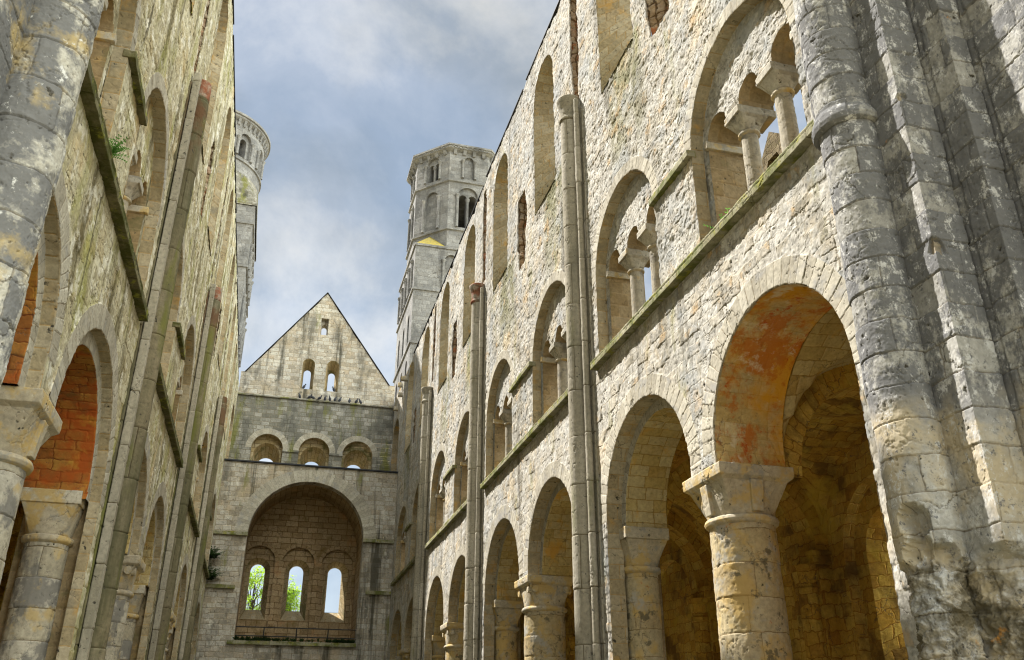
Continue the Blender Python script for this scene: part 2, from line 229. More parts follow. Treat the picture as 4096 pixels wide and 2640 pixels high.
M['westin'] = stone('brown_vault_masonry', [(.26, .18, .09), (.38, .275, .15), (.45, .34, .20), (.30, .21, .11)], (.17, .10, .04), .62, .36, .02, .03, .02, .02, .008, .03, blotch=.3,
    stains=[dict(c=(.13, .09, .025), scale=.9, thr=.55, soft=.12, amt=.7, seed=5), dict(c=(.40, .22, .10), scale=.8, thr=.57, soft=.1, amt=.5, seed=45)], disp=False)
M['west_arch'] = stone('golden_arch_stone', [(.36, .27, .13), (.44, .34, .18), (.46, .38, .24)], (.20, .14, .06), .9, .30, .02, .02, .02, .02, .008, .02, offset=.0,
    stains=[dict(c=(.10, .10, .03), scale=1.1, thr=.52, soft=.1, amt=.75, seed=8)], disp=False)
M['tower'] = stone('grey_tower_ashlar', [(.19, .19, .188), (.27, .268, .262), (.33, .327, .318), (.235, .228, .215)], (.25, .24, .225), .6, .34, .016, .02, .012, .012, .008, .018, blotch=.35,
    stains=[dict(c=(.09, .09, .09), scale=.7, aniso=(1, 1, .5), thr=.51, soft=.12, amt=.7, seed=5), dict(c=(.45, .43, .39), scale=.6, thr=.6, soft=.12, amt=.5, seed=15)], disp=False)
M['lichen'] = stone('yellow_lichen_stone', [(.24, .19, .03), (.28, .22, .03), (.20, .17, .05)], (.2, .18, .05), .5, .3, .01, .02, .0, .01, .008, .01,
    stains=[dict(c=(.13, .12, .05), scale=2.2, thr=.58, soft=.08, amt=.8, seed=5)], disp=False)
M['rough_core'] = stone('ruined_gallery_rubble', [(.10, .08, .045), (.15, .12, .065), (.20, .165, .10)], (.08, .06, .03), .4, .24, .02, .14, .05, .05, .02, .03, stains=[dict(c=(.07, .06, .025), scale=.8, thr=.5, soft=.1, amt=.8, seed=3), dict(c=(.12, .12, .03), scale=1.2, thr=.56, soft=.1, amt=.7, seed=13)], disp=False)
M['scar'] = stone('broken_rubble_core', [(.30, .20, .11), (.42, .32, .21), (.46, .38, .28), (.30, .12, .05)], (.16, .10, .05), .28, .17, .03, .12, .05, .06, .02, .05, .10, stains=[dict(c=(.38, .13, .05), scale=1.6, thr=.56, soft=.08, amt=.8, seed=5)])
def plain(name, c, rough=.8, c2=None, sc=5., metal=0.):
    t = NT(name); n = t.noise(t.pos(), sc, 6, .65)
    t.l(t.mix(t.rng(n, .35, .65), c, c2 or tuple(v * .6 for v in c)), t.b.inputs['Base Color']); t.b.inputs['Roughness'].default_value = rough; t.b.inputs['Metallic'].default_value = metal
    bp = t.n('ShaderNodeBump'); bp.inputs['Strength'].default_value = .4; bp.inputs['Distance'].default_value = .02; t.l(n, bp.inputs['Height']); t.l(bp.outputs[0], t.b.inputs['Normal'])
    return t.m
M['lead'] = plain('dark_lead_sheet', (.035, .036, .04), .6)
M['iron'] = plain('painted_iron', (.03, .03, .03), .5)
M['pigeon'] = plain('slate_feather', (.045, .048, .058), .7, (.025, .027, .033), 14)
M['beak'] = plain('horn_beak', (.10, .07, .05), .6)
M['grass'] = plain('gravel_and_short_grass', (.22, .20, .10), .95, (.40, .35, .25), .8)
M['bark'] = plain('grey_bark', (.075, .062, .045), .95, None, 8)
def leafmat(name, c, c2):
    t = NT(name); n = t.noise(t.pos(), 1.7, 3, .6)
    t.l(t.mix(t.rng(n, .35, .65), c, c2), t.b.inputs['Base Color']); t.b.inputs['Roughness'].default_value = .6
    tr = t.n('ShaderNodeBsdfTranslucent'); t.put(tr.inputs[0], tuple(min(1, v * 2.2) for v in c)); ms = t.n('ShaderNodeMixShader'); ms.inputs[0].default_value = .5
    t.l(t.b.outputs[0], ms.inputs[1]); t.l(tr.outputs[0], ms.inputs[2]); t.l(ms.outputs[0], t.out.inputs[0]); return t.m
M['leaf'] = leafmat('spring_leaf', (.17, .26, .025), (.11, .19, .02))
M['weed'] = leafmat('fern_leaf', (.05, .12, .02), (.03, .07, .015))
M['weed_dark'] = leafmat('dark_weed_leaf', (.022, .04, .012), (.014, .026, .008))
# ------------------------------------------------------------------ object helpers
def empty(name, loc, label, cat, group=None):
    o = bpy.data.objects.new(name, None); COL.objects.link(o); o.location = loc; o.empty_display_size = .3
    return tag(o, label, cat, group)
def tag(o, label, cat, group=None, kind=None):
    if label: o['label'] = label
    if cat: o['category'] = cat
    if group: o['group'] = group
    if kind: o['kind'] = kind
    return o
class MB:
    def __init__(s): s.v = []; s.d = {}; s.f = []; s.uv = []; s.mi = []; s.mats = []
    def vi(s, p):
        k = (round(p[0], 4), round(p[1], 4), round(p[2], 4))
        if k not in s.d: s.d[k] = len(s.v); s.v.append(tuple(p))
        return s.d[k]
    def face(s, pts, uvs, mat):
        ids = [s.vi(p) for p in pts]
        keep = [i for i in range(len(ids)) if ids[i] != ids[i - 1]]
        if len(keep) < 3 or len({ids[i] for i in keep}) < 3: return
        if mat not in s.mats: s.mats.append(mat)
        s.f.append([ids[i] for i in keep]); s.uv.append([uvs[i] for i in keep]); s.mi.append(s.mats.index(mat))
    def build(s, name, parent=None, adaptive=None, smooth=None):
        me = bpy.data.meshes.new(name); me.from_pydata(s.v, [], s.f)
        u = me.uv_layers.new(name='UVMap'); k = 0
        for q in s.uv:
            for a in q: u.data[k].uv = a; k += 1
        for mt in s.mats: me.materials.append(M[mt])
        me.polygons.foreach_set('material_index', s.mi)
        ad = any(M[mt].get('adaptive') for mt in s.mats) if adaptive is None else adaptive
        me.polygons.foreach_set('use_smooth', [bool(ad if smooth is None else smooth)] * len(s.f))
        if ad: me.set_sharp_from_angle(angle=R_(38))
        o = bpy.data.objects.new(name, me); COL.objects.link(o)
        if parent:
            o.parent = parent; o.matrix_parent_inverse = Matrix.Translation(-Vector(parent.location))
        if ad:
            md = o.modifiers.new('dice', 'SUBSURF'); md.subdivision_type = 'SIMPLE'; md.levels = 0; md.render_levels = 0; md.uv_smooth = 'NONE'
            o.cycles.use_adaptive_subdivision = True
        return o
def inside(p, poly):
    x, y = p; c = False; n = len(poly); j = n - 1
    for i in range(n):
        xi, yi = poly[i]; xj, yj = poly[j]
        if (yi > y) != (yj > y) and x < (xj - xi) * (y - yi) / (yj - yi) + xi: c = not c
        j = i
    return c
def panel(mb, F, d, outer, holes, mat, grid=.6, uvo=(0, 0)):
    f, rh = F; pts = []; edges = []
    for lp in [outer] + list(holes):
        b = len(pts); q = []
        for i, a in enumerate(lp):
            pts.append(Vector(a)); edges.append((b + i, b + (i + 1) % len(lp)))
    segs = [(pts[a], pts[b]) for a, b in edges]
    xs = [p[0] for p in outer]; ys = [p[1] for p in outer]
    if grid:
        y = min(ys) + grid / 2
        r = 0
        while y < max(ys):
            x = min(xs) + grid * (.5 if r % 2 else .25)
            while x < max(xs):
                if inside((x, y), outer) and not any(inside((x, y), h) for h in holes):
                    P = Vector((x, y)); ok = True
                    for a, b in segs:
                        ab = b - a; l2 = ab.length_squared or 1e-9
                        t = max(0, min(1, (P - a).dot(ab) / l2))
                        if (a + ab * t - P).length_squared < (grid * .3) ** 2: ok = False; break
                    if ok: pts.append(P)
                x += grid
            y += grid * .87; r += 1
    V, E_, T = delaunay_2d_cdt(pts, edges, [], 0, 1e-5)[:3]
    for t in T:
        c = sum((V[i] for i in t), Vector((0, 0))) / len(t)
        if not inside(c, outer) or any(inside(c, h) for h in holes): continue
        ids = list(t)
        if rh: ids.reverse()
        mb.face([f(V[i].x, V[i].y, d) for i in ids], [(V[i].x + uvo[0], V[i].y + uvo[1]) for i in ids], mat)
def loft(mb, F, l0, d0, l1, d1, mat, nd=None, closed=False, swap=False, skip=()):
    f, rh = F; n = len(l0); nd = nd or max(1, round(abs(d1 - d0) / .45)); acc = 0
    for i in range(n if closed else n - 1):
        a0, b0, a1, b1 = l0[i], l0[(i + 1) % n], l1[i], l1[(i + 1) % n]
        L = max(math.hypot(b0[0] - a0[0], b0[1] - a0[1]), math.hypot(b1[0] - a1[0], b1[1] - a1[1])); u0, u1 = acc, acc + L; acc = u1
        if i in skip: continue
        ns = max(1, round(L / .6)); 
        for k in range(nd):
            t0, t1 = k / nd, (k + 1) / nd
            e0, e1 = d0 + (d1 - d0) * t0, d0 + (d1 - d0) * t1
            lp = lambda p, q, t: (p[0] + (q[0] - p[0]) * t, p[1] + (q[1] - p[1]) * t)
            A0, B0, A1, B1 = lp(a0, a1, t0), lp(b0, b1, t0), lp(a0, a1, t1), lp(b0, b1, t1)
            for s in range(ns):
                s0, s1 = s / ns, (s + 1) / ns
                q = [lp(A0, B0, s0), lp(A0, B0, s1), lp(A1, B1, s1), lp(A1, B1, s0)]
                dd_ = [e0, e0, e1, e1]; w = u0 + (u1 - u0) * s0; w2 = u0 + (u1 - u0) * s1
                uv = [(e0, w), (e0, w2), (e1, w2), (e1, w)]
                if swap: uv = [(b, a) for a, b in uv]
                ids = [0, 1, 2, 3] if not rh else [3, 2, 1, 0]
                # inner normal must face the hole (left of a ccw loop edge)
                ids = ids if rh else ids
                mb.face([f(*q[i2], dd_[i2]) for i2 in ids], [uv[i2] for i2 in ids], mat)
def strip(mb, F, l0, l1, d, mat, radial=True):
    """flat ring between an outer open path l0 and an inner open path l1 at depth d"""
    f, rh = F; acc = 0
    for i in range(len(l0) - 1):
        L = math.hypot(l0[i + 1][0] - l0[i][0], l0[i + 1][1] - l0[i][1]); w = math.hypot(l0[i][0] - l1[i][0], l0[i][1] - l1[i][1])
        q = [l0[i], l0[i + 1], l1[i + 1], l1[i]]; uv = [(w, acc), (w, acc + L), (0, acc + L), (0, acc)]; acc += L
        if not radial: uv = list(q)
        ids = [0, 1, 2, 3] if not rh else [3, 2, 1, 0]
        mb.face([f(*q[k], d) for k in ids], [uv[k] for k in ids], mat)
def arc(c, zs, r, n=20, rz=None):
    rz = rz or r
    return [(c + r * math.cos(math.pi * i / n), zs + rz * math.sin(math.pi * i / n)) for i in range(n + 1)]
def archloop(c, hw, z0, zs, n=20, rz=None):      # closed, ccw
    return [(c - hw, z0), (c + hw, z0)] + arc(c, zs, hw, n, rz)
def box(mb, x0, x1, y0, y1, z0, z1, mat, seg=.6, faces='xXyYzZ'):
    nx, ny, nz = [max(1, round((b - a) / seg)) for a, b in ((x0, x1), (y0, y1), (z0, z1))]
    def g(n, a, b): return [a + (b - a) * i / n for i in range(n + 1)]
    X, Y, Z = g(nx, x0, x1), g(ny, y0, y1), g(nz, z0, z1)
    def quad(p, uv): mb.face(p, uv, mat)
    for i in range(nx):
        for k in range(nz):
            a, b, c, d = X[i], X[i + 1], Z[k], Z[k + 1]; uv = [(a, c), (b, c), (b, d), (a, d)]
            if 'y' in faces: quad([(a, y0, c), (b, y0, c), (b, y0, d), (a, y0, d)], uv)
            if 'Y' in faces: quad([(b, y1, c), (a, y1, c), (a, y1, d), (b, y1, d)], [uv[1], uv[0], uv[3], uv[2]])
    for j in range(ny):
        for k in range(nz):
            a, b, c, d = Y[j], Y[j + 1], Z[k], Z[k + 1]; uv = [(a, c), (b, c), (b, d), (a, d)]
            if 'X' in faces: quad([(x1, a, c), (x1, b, c), (x1, b, d), (x1, a, d)], uv)
            if 'x' in faces: quad([(x0, b, c), (x0, a, c), (x0, a, d), (x0, b, d)], [uv[1], uv[0], uv[3], uv[2]])
    for i in range(nx):
        for j in range(ny):
            a, b, c, d = X[i], X[i + 1], Y[j], Y[j + 1]; uv = [(c, a), (c, b), (d, b), (d, a)]
            if 'Z' in faces: quad([(a, c, z1), (b, c, z1), (b, d, z1), (a, d, z1)], uv)
            if 'z' in faces: quad([(b, c, z0), (a, c, z0), (a, d, z0), (b, d, z0)], [uv[1], uv[0], uv[3], uv[2]])
def lathe(mb, cx, cy, prof, n, mat, cap=True, wob=0., a0=0):
    rm = max(p[0] for p in prof); pr = [prof[0]]
    for p in prof[1:]:
        q = pr[-1]; k = max(1, round((p[1] - q[1]) / .5)) if abs(p[0] - q[0]) < .02 else 1
        for i in range(1, k + 1): pr.append((q[0] + (p[0] - q[0]) * i / k, q[1] + (p[1] - q[1]) * i / k))
    def P(r, z, i):
        a = 2 * math.pi * i / n + a0
        w = 1 + wob * noise.noise(Vector((math.cos(a), math.sin(a), z * 1.3)))
        return (cx + r * w * math.cos(a), cy + r * w * math.sin(a), z)
    acc = 0
    for j in range(len(pr) - 1):
        (ra, za), (rb, zb) = pr[j], pr[j + 1]; L = math.hypot(rb - ra, zb - za); va, vb = pr[0][1] + acc, pr[0][1] + acc + L; acc += L
        for i in range(n):
            u0, u1 = i / n * 2 * math.pi * rm, (i + 1) / n * 2 * math.pi * rm
            mb.face([P(ra, za, i), P(ra, za, i + 1), P(rb, zb, i + 1), P(rb, zb, i)], [(u0, va), (u1, va), (u1, vb), (u0, vb)], mat)
    if cap:
        for (r, z), rev in ((pr[-1], False), (pr[0], True)):
            ring = [P(r, z, i) for i in range(n)]
            for i in range(n):
                t = [ring[i], ring[(i + 1) % n], (cx, cy, z)]
                mb.face(t if not rev else t[::-1], [(q[0], q[1]) for q in (t if not rev else t[::-1])], mat)
def rings(mb, rs, mat, capt=True, capb=True):
    """rs: list of closed rings (ccw seen from above), bottom to top"""
    n = len(rs[0]); 
    for j in range(len(rs) - 1):
        acc = 0
        for i in range(n):
            a, b, c, d = rs[j][i], rs[j][(i + 1) % n], rs[j + 1][(i + 1) % n], rs[j + 1][i]
            L = math.dist(a, b); L2 = math.dist(c, d); L = max(L, L2)
            mb.face([a, b, c, d], [(acc, a[2]), (acc + L, b[2]), (acc + L, c[2]), (acc, d[2])], mat); acc += L
    for rg, rev in ((rs[-1], False), (rs[0], True)):
        if (rev and not capb) or (not rev and not capt): continue
        c = tuple(sum(p[k] for p in rg) / n for k in range(3))
        for i in range(n):
            t = [rg[i], rg[(i + 1) % n], c]; t = t[::-1] if rev else t
            mb.face(t, [(q[0], q[1]) for q in t], mat)
def sq(cx, cy, hx, hy, z, n=32, rnd=0.):
    o = []
    for i in range(n):
        a = 2 * math.pi * i / n; c, s = math.cos(a), math.sin(a); k = max(abs(c), abs(s))
        k = k * (1 - rnd) + rnd
        o.append((cx + hx * c / k, cy + hy * s / k, z))
    return o
def circ(cx, cy, r, z, n=32): return [(cx + r * math.cos(2 * math.pi * i / n), cy + r * math.sin(2 * math.pi * i / n), z) for i in range(n)]
def lerp_ring(a, b, t): return [tuple(p[k] + (q[k] - p[k]) * t for k in range(3)) for p, q in zip(a, b)]
def capital(mb, cx, cy, r, h, z0, z1, mat, n=32, hy=None):
    hy = hy or h; b, t = circ(cx, cy, r, z0, n), sq(cx, cy, h, hy, z1, n)
    rings(mb, [lerp_ring(b, t, k) for k in (0, .25, .5, .75, 1)], mat, True, True)

# ------------------------------------------------------------------ ground
mb = MB(); g = 24
for i in range(g):
    for j in range(g):
        X = [-600 + 1200 * i / g, -600 + 1200 * (i + 1) / g]; Y = [-600 + 1200 * j / g, -600 + 1200 * (j + 1) / g]
        mb.face([(X[0], Y[0], 0), (X[1], Y[0], 0), (X[1], Y[1], 0), (X[0], Y[1], 0)], [(X[0], Y[0]), (X[1], Y[0]), (X[1], Y[1]), (X[0], Y[1])], 'grass')
tag(mb.build('ground'), None, None, None, 'structure')

# ------------------------------------------------------------------ nave walls
XR, XL = 7.2, -3.286
SH = [7.9, 19.25, 30.8, 42.15]              # half columns
YCOL = [13.5, 25.0, 36.45, 47.8]
TRI = [10.95, 16.4, 22.05, 28.05, 33.7, 39.3, 44.9, 50.4]
WIN = [10.5, 16.1, 22.3, 28.0, 33.5, 39.15, 44.65, 49.95]
Y0, Y1, ZT, TH = 8.0, 57.6, 23.55, 1.35
ZA = 5.98                                   # abacus top
def ragged(c, w, z0, z1, seed, n=9):
    rnd = random.Random(seed); lft, rgt = [], []
    for i in range(n + 1):
        z = z0 + (z1 - z0) * i / n; k = math.sin(math.pi * min(1, max(.12, i / n if i < n / 2 else (n - i) / n * 1.2 + .05))) * .5 + .5
        lft.append((c - w * k * rnd.uniform(.75, 1.15), z)); rgt.append((c + w * k * rnd.uniform(.75, 1.15), z))
    return rgt + lft[::-1]
LEAD = ((7.5, 13.2, .30), (13.6, 24.3, .42), (24.7, 30.5, .30), (30.9, 36.0, .08), (36.3, 41.8, -.06), (42.2, 49.3, -.12))
def nave_wall(side):
    rt = side > 0
    F = ((lambda s, z, d: (XR + d, s, z)), True) if rt else ((lambda s, z, d: (XL - d, s, z)), False)
    X = (lambda d: XR + d) if rt else (lambda d: XL - d)
    def bx(mb, d0, d1, y0, y1, z0, z1, mat, seg=.6):
        a, b = sorted((X(d0), X(d1))); box(mb, a, b, y0, y1, z0, z1, mat, seg)
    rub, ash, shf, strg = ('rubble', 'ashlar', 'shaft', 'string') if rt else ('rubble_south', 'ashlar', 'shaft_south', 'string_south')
    root = empty('nave_wall', (X(0), 30, 0), 'sunlit pale rubble nave wall of three storeys of round arches, right of the gable' if rt else
                 'shaded mossy nave wall of round arches rising steeply along the left edge, in shadow', 'wall', 'ruined nave side walls')
    yc = list(YCOL)
    if not rt: yc[0] = 12.9
    front = MB(); back = MB(); holes = []; bholes = []; lips = []
    LIP = .05
    # ---- arcade
    ends = SH + [53.4]
    for k in range(4):
        ya0, yb1 = SH[k] + (1.16 if k == 0 else 1.1), ends[k + 1] - 1.05
        ya1, yb0 = yc[k] - .48, yc[k] + .48
        rA, rB = (ya1 - ya0) / 2, (yb1 - yb0) / 2; cA, cB = (ya0 + ya1) / 2, (yb0 + yb1) / 2
        zA, zB = 8.22 - rA, 8.25 - rB; v = .44
        arcB, arcA = arc(cB, zB, rB, 24), arc(cA, zA, rA, 24)
        vB, vA = arc(cB, zB, rB + v, 24), arc(cA, zA, rA + v, 24)
        if k == 0: pass
        lim = lambda L, lo, hi: [(min(max(p[0], lo), hi), p[1]) for p in L]
        mid = (ya1 + yb0) / 2
        vB, vA = lim(vB, mid + .01, 99), lim(vA, -99, mid - .01)
        base = -.4
        h0 = [(ya0, base), (yb1, base)] + [(yb1, zB)] + vB + [(yb0, zB), (yb0, ZA), (ya1, ZA), (ya1, zA)] + vA + [(ya0, zA)]
        holes.append(h0)
        strip(front, F, vB, arcB, 0, 'voussoir'); strip(front, F, vA, arcA, 0, 'voussoir')
        P0 = [(yb1, base)] + arcB + [(yb0, ZA), (ya1, ZA)] + arcA + [(ya0, base)]
        lips.append(P0)
        # orders
        so_ = 'soffit_plain'; OD, OI = (.36, .24) if rt else (.20, .30)
        for nm in ('A', 'B'):
            c, r, zs = (cA, rA, zA) if nm == 'A' else (cB, rB, zB)
            ar = arc(c, zs, r - .005, 24)
            path = ([(c + r - .005, ZA)] + ar + [(c - r + .005, base)]) if nm == 'A' else ([(c + r - .005, base)] + ar + [(c - r + .005, ZA)])
            am = MB()
            if nm == 'A' and k == 0 and rt:
                loft(am, F, path, .03, path, TH, 'soffit'); inner = path
            else:
                ri = r - OI
                ai = arc(c, zs, ri, 24)
                rc_ = r + .28
                inner = ([(c + ri, ZA)] + ai + [(c - ri, ZA), (c - rc_, ZA), (c - rc_, base)]) if nm == 'A' else ([(c + rc_, base), (c + rc_, ZA), (c + ri, ZA)] + ai + [(c - ri, ZA)])
                q0 = c - r + .005; q1 = c + r - .005
                path2 = ([(q1, ZA)] + ar + [(q0, ZA), (q0, ZA), (q0, base)]) if nm == 'A' else ([(q1, base), (q1, ZA), (q1, ZA)] + ar + [(q0, ZA)])
                loft(am, F, path, .03, path, OD, ash)
                strip(am, F, path2, inner, OD, 'voussoir')
                lowj = ([len(inner) - 3, len(inner) - 2] if nm == 'A' else [0, 1])
                loft(am, F, inner, OD, inner, TH, 'soffit_red' if (not rt and k == 0) else so_, skip=lowj)
                loft(am, F, inner[-3:] if nm == 'A' else inner[:3], OD, inner[-3:] if nm == 'A' else inner[:3], TH, 'jamb_brown')
            am.build('arch', root)
            if nm == 'A': iA = inner
            else: iB = inner
        bholes.append(iB + iA)
        # respond half columns on the pier faces
        for (yy, sg) in ((yb1 + .15, -1), (ya0 - .12, 1)):
            if k == 0 and sg > 0: continue
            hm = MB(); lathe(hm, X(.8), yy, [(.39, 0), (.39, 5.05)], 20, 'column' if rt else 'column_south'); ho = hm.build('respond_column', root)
            cm = MB(); lathe(cm, X(.8), yy, [(.39, 5.02), (.45, 5.06), (.46, 5.1), (.45, 5.15), (.39, 5.18)], 20, 'cap'); capital(cm, X(.8), yy, .39, .49, 5.17, 5.73, 'cap'); cm.build('capital', ho)
            q = MB(); bx(q, .28, 1.32, min(yy, yy + sg * .52), max(yy, yy + sg * .52), 5.73, ZA, 'cap', .3); q.build('abacus', ho)
    # ---- triforium
    for k, c in enumerate(TRI):
        hw = 1.8; zs = 12.25; z0 = 10.06
        lp = archloop(c, hw, z0, zs, 24); vo_ = arc(c, zs, hw + .32, 24)
        h = [(c - hw, z0), (c + hw, z0), (c + hw, zs)] + vo_ + [(c - hw, zs)]
        holes.append(h); strip(front, F, vo_, arc(c, zs, hw, 24), 0, 'voussoir'); lips.append(lp)
        tm = MB(); l2 = archloop(c, hw - .005, z0, zs, 24)
        DT = .27; loft(tm, F, l2, .03, l2, DT, ash, closed=True)
        op = [(c - 1.58, z0 + .02), (c + 1.58, z0 + .02)] + arc(c + 1.2025, 12.45, .3775, 14) + [(c + .825, 12.3), (c + .345, 12.3)] + arc(c, 12.45, .345, 14) + [(c - .345, 12.3), (c - .825, 12.3)] + arc(c - 1.2025, 12.45, .3775, 14)
        panel(tm, F, DT, l2, [op], rub, .5)
        loft(tm, F, op, DT, op, 1.02, 'jamb_brown', closed=True)
        bg = [(c - 1.85, z0), (c + 1.85, z0), (c + 1.85, 13.9), (c - 1.85, 13.9)]
        panel(tm, (F[0], not F[1]), 1.02, bg, [op], 'jamb_brown', 1.2); loft(tm, F, bg, 1.02, bg, TH + .01, 'jamb_brown', closed=True)
        to = tm.build('triforium_opening', root)
        bholes.append(bg)
        for j in (-.5, .5):
            cy = c + j * 1.17
            dx = X(.57)
            qm = MB(); lathe(qm, dx, cy, [(.20, z0), (.165, 10.25), (.155, 11.95)], 16, 'colonnette_stone'); qo = qm.build('colonnette', to)
            qm = MB(); lathe(qm, dx, cy, [(.155, 11.9), (.205, 11.93), (.205, 11.97), (.16, 12.0)], 16, 'cap'); capital(qm, dx, cy, .165, .30, 11.99, 12.28, 'colonnette_stone', 16, .26)
            qm.build('capital', qo)
            qm = MB(); bx(qm, .235, 1.04, cy - .255, cy + .255, 12.28, 12.435, 'colonnette_stone', .2); qm.build('impost', qo)
        for j in (-1, 1):
            ye = c + j * 1.58
            qm = MB(); bx(qm, .20, 1.06, min(ye + j * .05, ye - j * .07), max(ye + j * .05, ye - j * .07), 12.28, 12.435, 'cap', .2); qm.build('impost', to)
    # ---- clerestory
    for k, c in enumerate(WIN):
        hw, zs, zb = 1.08, 21.95, 17.45
        lp = archloop(c, hw, zb, zs, 18); holes.append(lp); lips.append(lp)
        wm = MB(); l2 = archloop(c, hw - .005, zb, zs, 18); l3 = archloop(c, .78, 19.3, 21.95, 18)
        loft(wm, F, l2, .03, l3, 1.2, ash, closed=True, skip=(0,)); wo = wm.build('clerestory_window', root)
        sm = MB(); loft(sm, F, [(c - hw, zb - .03), (c + hw, zb - .03)], -.03, [(c - .8, 19.3), (c + .8, 19.3)], 1.2, 'string' if rt else 'string_south'); sm.build('sill', wo)
        bholes.append(l3)
    # ---- scars
    scs = []
    if rt: scs = [ragged(25.0, .62, 16.4, 19.3, 3), ragged(13.55, .7, 16.5, 20.2, 5), ragged(36.45, .6, 16.8, 19.6, 8), ragged(47.6, .5, 17.1, 19.2, 11)]
    else: scs = [ragged(25.0, .55, 16.6, 19.5, 13), ragged(36.45, .6, 16.6, 19.0, 18)]
    for k in (1, 2, 3): scs.append(ragged(SH[k] - .1, .36, 18.75 if rt else 17.3, 23.2, 20 + k + side, 14))
    for h in scs:
        holes.append(h); lips.append(h)
        cy = sum(p[0] for p in h) / len(h); cz = sum(p[1] for p in h) / len(h)
        sm = MB(); l2 = [(cy + (p[0] - cy) * .97, cz + (p[1] - cz) * .985) for p in h]; l3 = [(cy + (p[0] - cy) * .55, cz + (p[1] - cz) * .85) for p in h]
        loft(sm, F, l2, .02, l3, .38, 'scar', 1, closed=True, swap=True); panel(sm, F, .38, l3, [], 'scar', .25); sm.build('masonry_scar', root)
    # ---- west door opening in the upper storey
    dh = archloop(55.6, 1.45, 17.2, 19.75, 18); holes.append(dh); lips.append(dh)
    wm = MB(); l2 = archloop(55.6, 1.445, 17.2, 19.75, 18); loft(wm, F, l2, .03, l2, 1.6, ash, closed=True); panel(wm, F, 1.6, l2, [], 'aisle', .6); wm.build('upper_doorway', root)
    # ---- outline with a worn top
    rnd = random.Random(4 + side); top = []; y = Y1
    def zt_(y):
        for a, b, d in LEAD:
            if y > a - .2: q = d
        return ZT + q if y < 49.5 else ZT - .35
    while y > Y0: top.append((y, zt_(y) - abs(rnd.gauss(0, .07)) - (.2 if rnd.random() < .12 else 0))); y -= rnd.uniform(.22, .5)
    top.append((Y0, ZT + .1))
    out_ = [(Y0, -.5), (Y1, -.5)] + top
    panel(front, F, 0, out_, holes, rub, .62)
    for lp in lips: loft(front, F, lp, 0, lp, LIP, ash if lp not in scs else rub, 1, closed=True)
    front.build('masonry', root)
    panel(back, F, TH + .01, [(Y0, -.5), (Y1, -.5), (Y1, ZT - .1), (Y0, ZT - .1)], bholes, 'aisle', 1.5)
    bx(back, .1, TH, Y0, Y1, ZT - .4, ZT - .1, 'aisle', 4)
    back.build('aisle_face', root)
    lm = MB()
    for a, b, zz in LEAD:
        bx(lm, -.03, TH, a, b, ZT + zz - .02, ZT + zz + .02, 'lead', 9)
    lm.build('lead_flashing', root)
    # ---- string courses
    for k in range(4):
        a, b = (8.4 if k == 0 else SH[k] + .5), (SH[k + 1] if k < 3 else 53.4) - .85
        q = MB(); bx(q, -.17, .1, a, b, 9.87, 10.05, strg, .3); q.build('string_course', root)
        t0, t1 = TRI[2 * k] + 1.8, TRI[2 * k + 1] - 1.8
        q = MB(); bx(q, -.11, .1, t0 - .02, t1 + .02, 12.22, 12.37, strg, .3); q.build('impost_string', root)
        if k:
            q = MB(); bx(q, -.11, .1, SH[k] + .42, TRI[2 * k] - 1.78, 12.22, 12.37, strg, .3); q.build('impost_string', root)
    # ---- tall half columns with their thin companions
    for k in (1, 2, 3):
        y = SH[k]; cx = X(-.2); zt = {1: 18.0, 2: 17.75, 3: 17.55}[k] if rt else {1: 16.6, 2: 16.5, 3: 16.3}[k]
        q = MB(); lathe(q, cx, y, [(.27, 0), (.255, .6), (.25, zt)], 28, shf, wob=.02)
        ho = q.build('half_column', root)
        q = MB()
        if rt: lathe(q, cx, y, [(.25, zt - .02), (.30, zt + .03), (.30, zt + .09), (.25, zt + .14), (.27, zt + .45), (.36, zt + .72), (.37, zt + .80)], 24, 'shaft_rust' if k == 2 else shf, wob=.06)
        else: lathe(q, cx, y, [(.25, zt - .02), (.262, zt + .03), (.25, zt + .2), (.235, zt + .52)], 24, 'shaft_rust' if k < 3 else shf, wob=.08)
        q.build('capital', ho)
        q = MB(); bx(q, -.03, .1, y - .62, y + .3, 0, zt + .1, shf, .7); q.build('backing_strip', ho)
        q = MB()
        if rt: lathe(q, X(-.15), y - .50, [(.085, 0), (.08, zt + .5)], 14, shf)
        else: bx(q, -.22, -.05, y - .54, y - .34, 0, zt + .45, 'shaft', .7)
        q.build('thin_shaft', ho)
    # ---- corbels near the west end
    if rt:
        for y, z in ((52.4, 24.0 - 1.2), (53.8, 22.9), (53.5, 22.1), (55.3, 21.75), (51.4, 22.4)):
            q = MB(); bx(q, -.28, .1, y - .13, y + .13, z, z + .26, 'cap', .3); q.build('corbel', root)
    return root
nave_wall(1); nave_wall(-1)

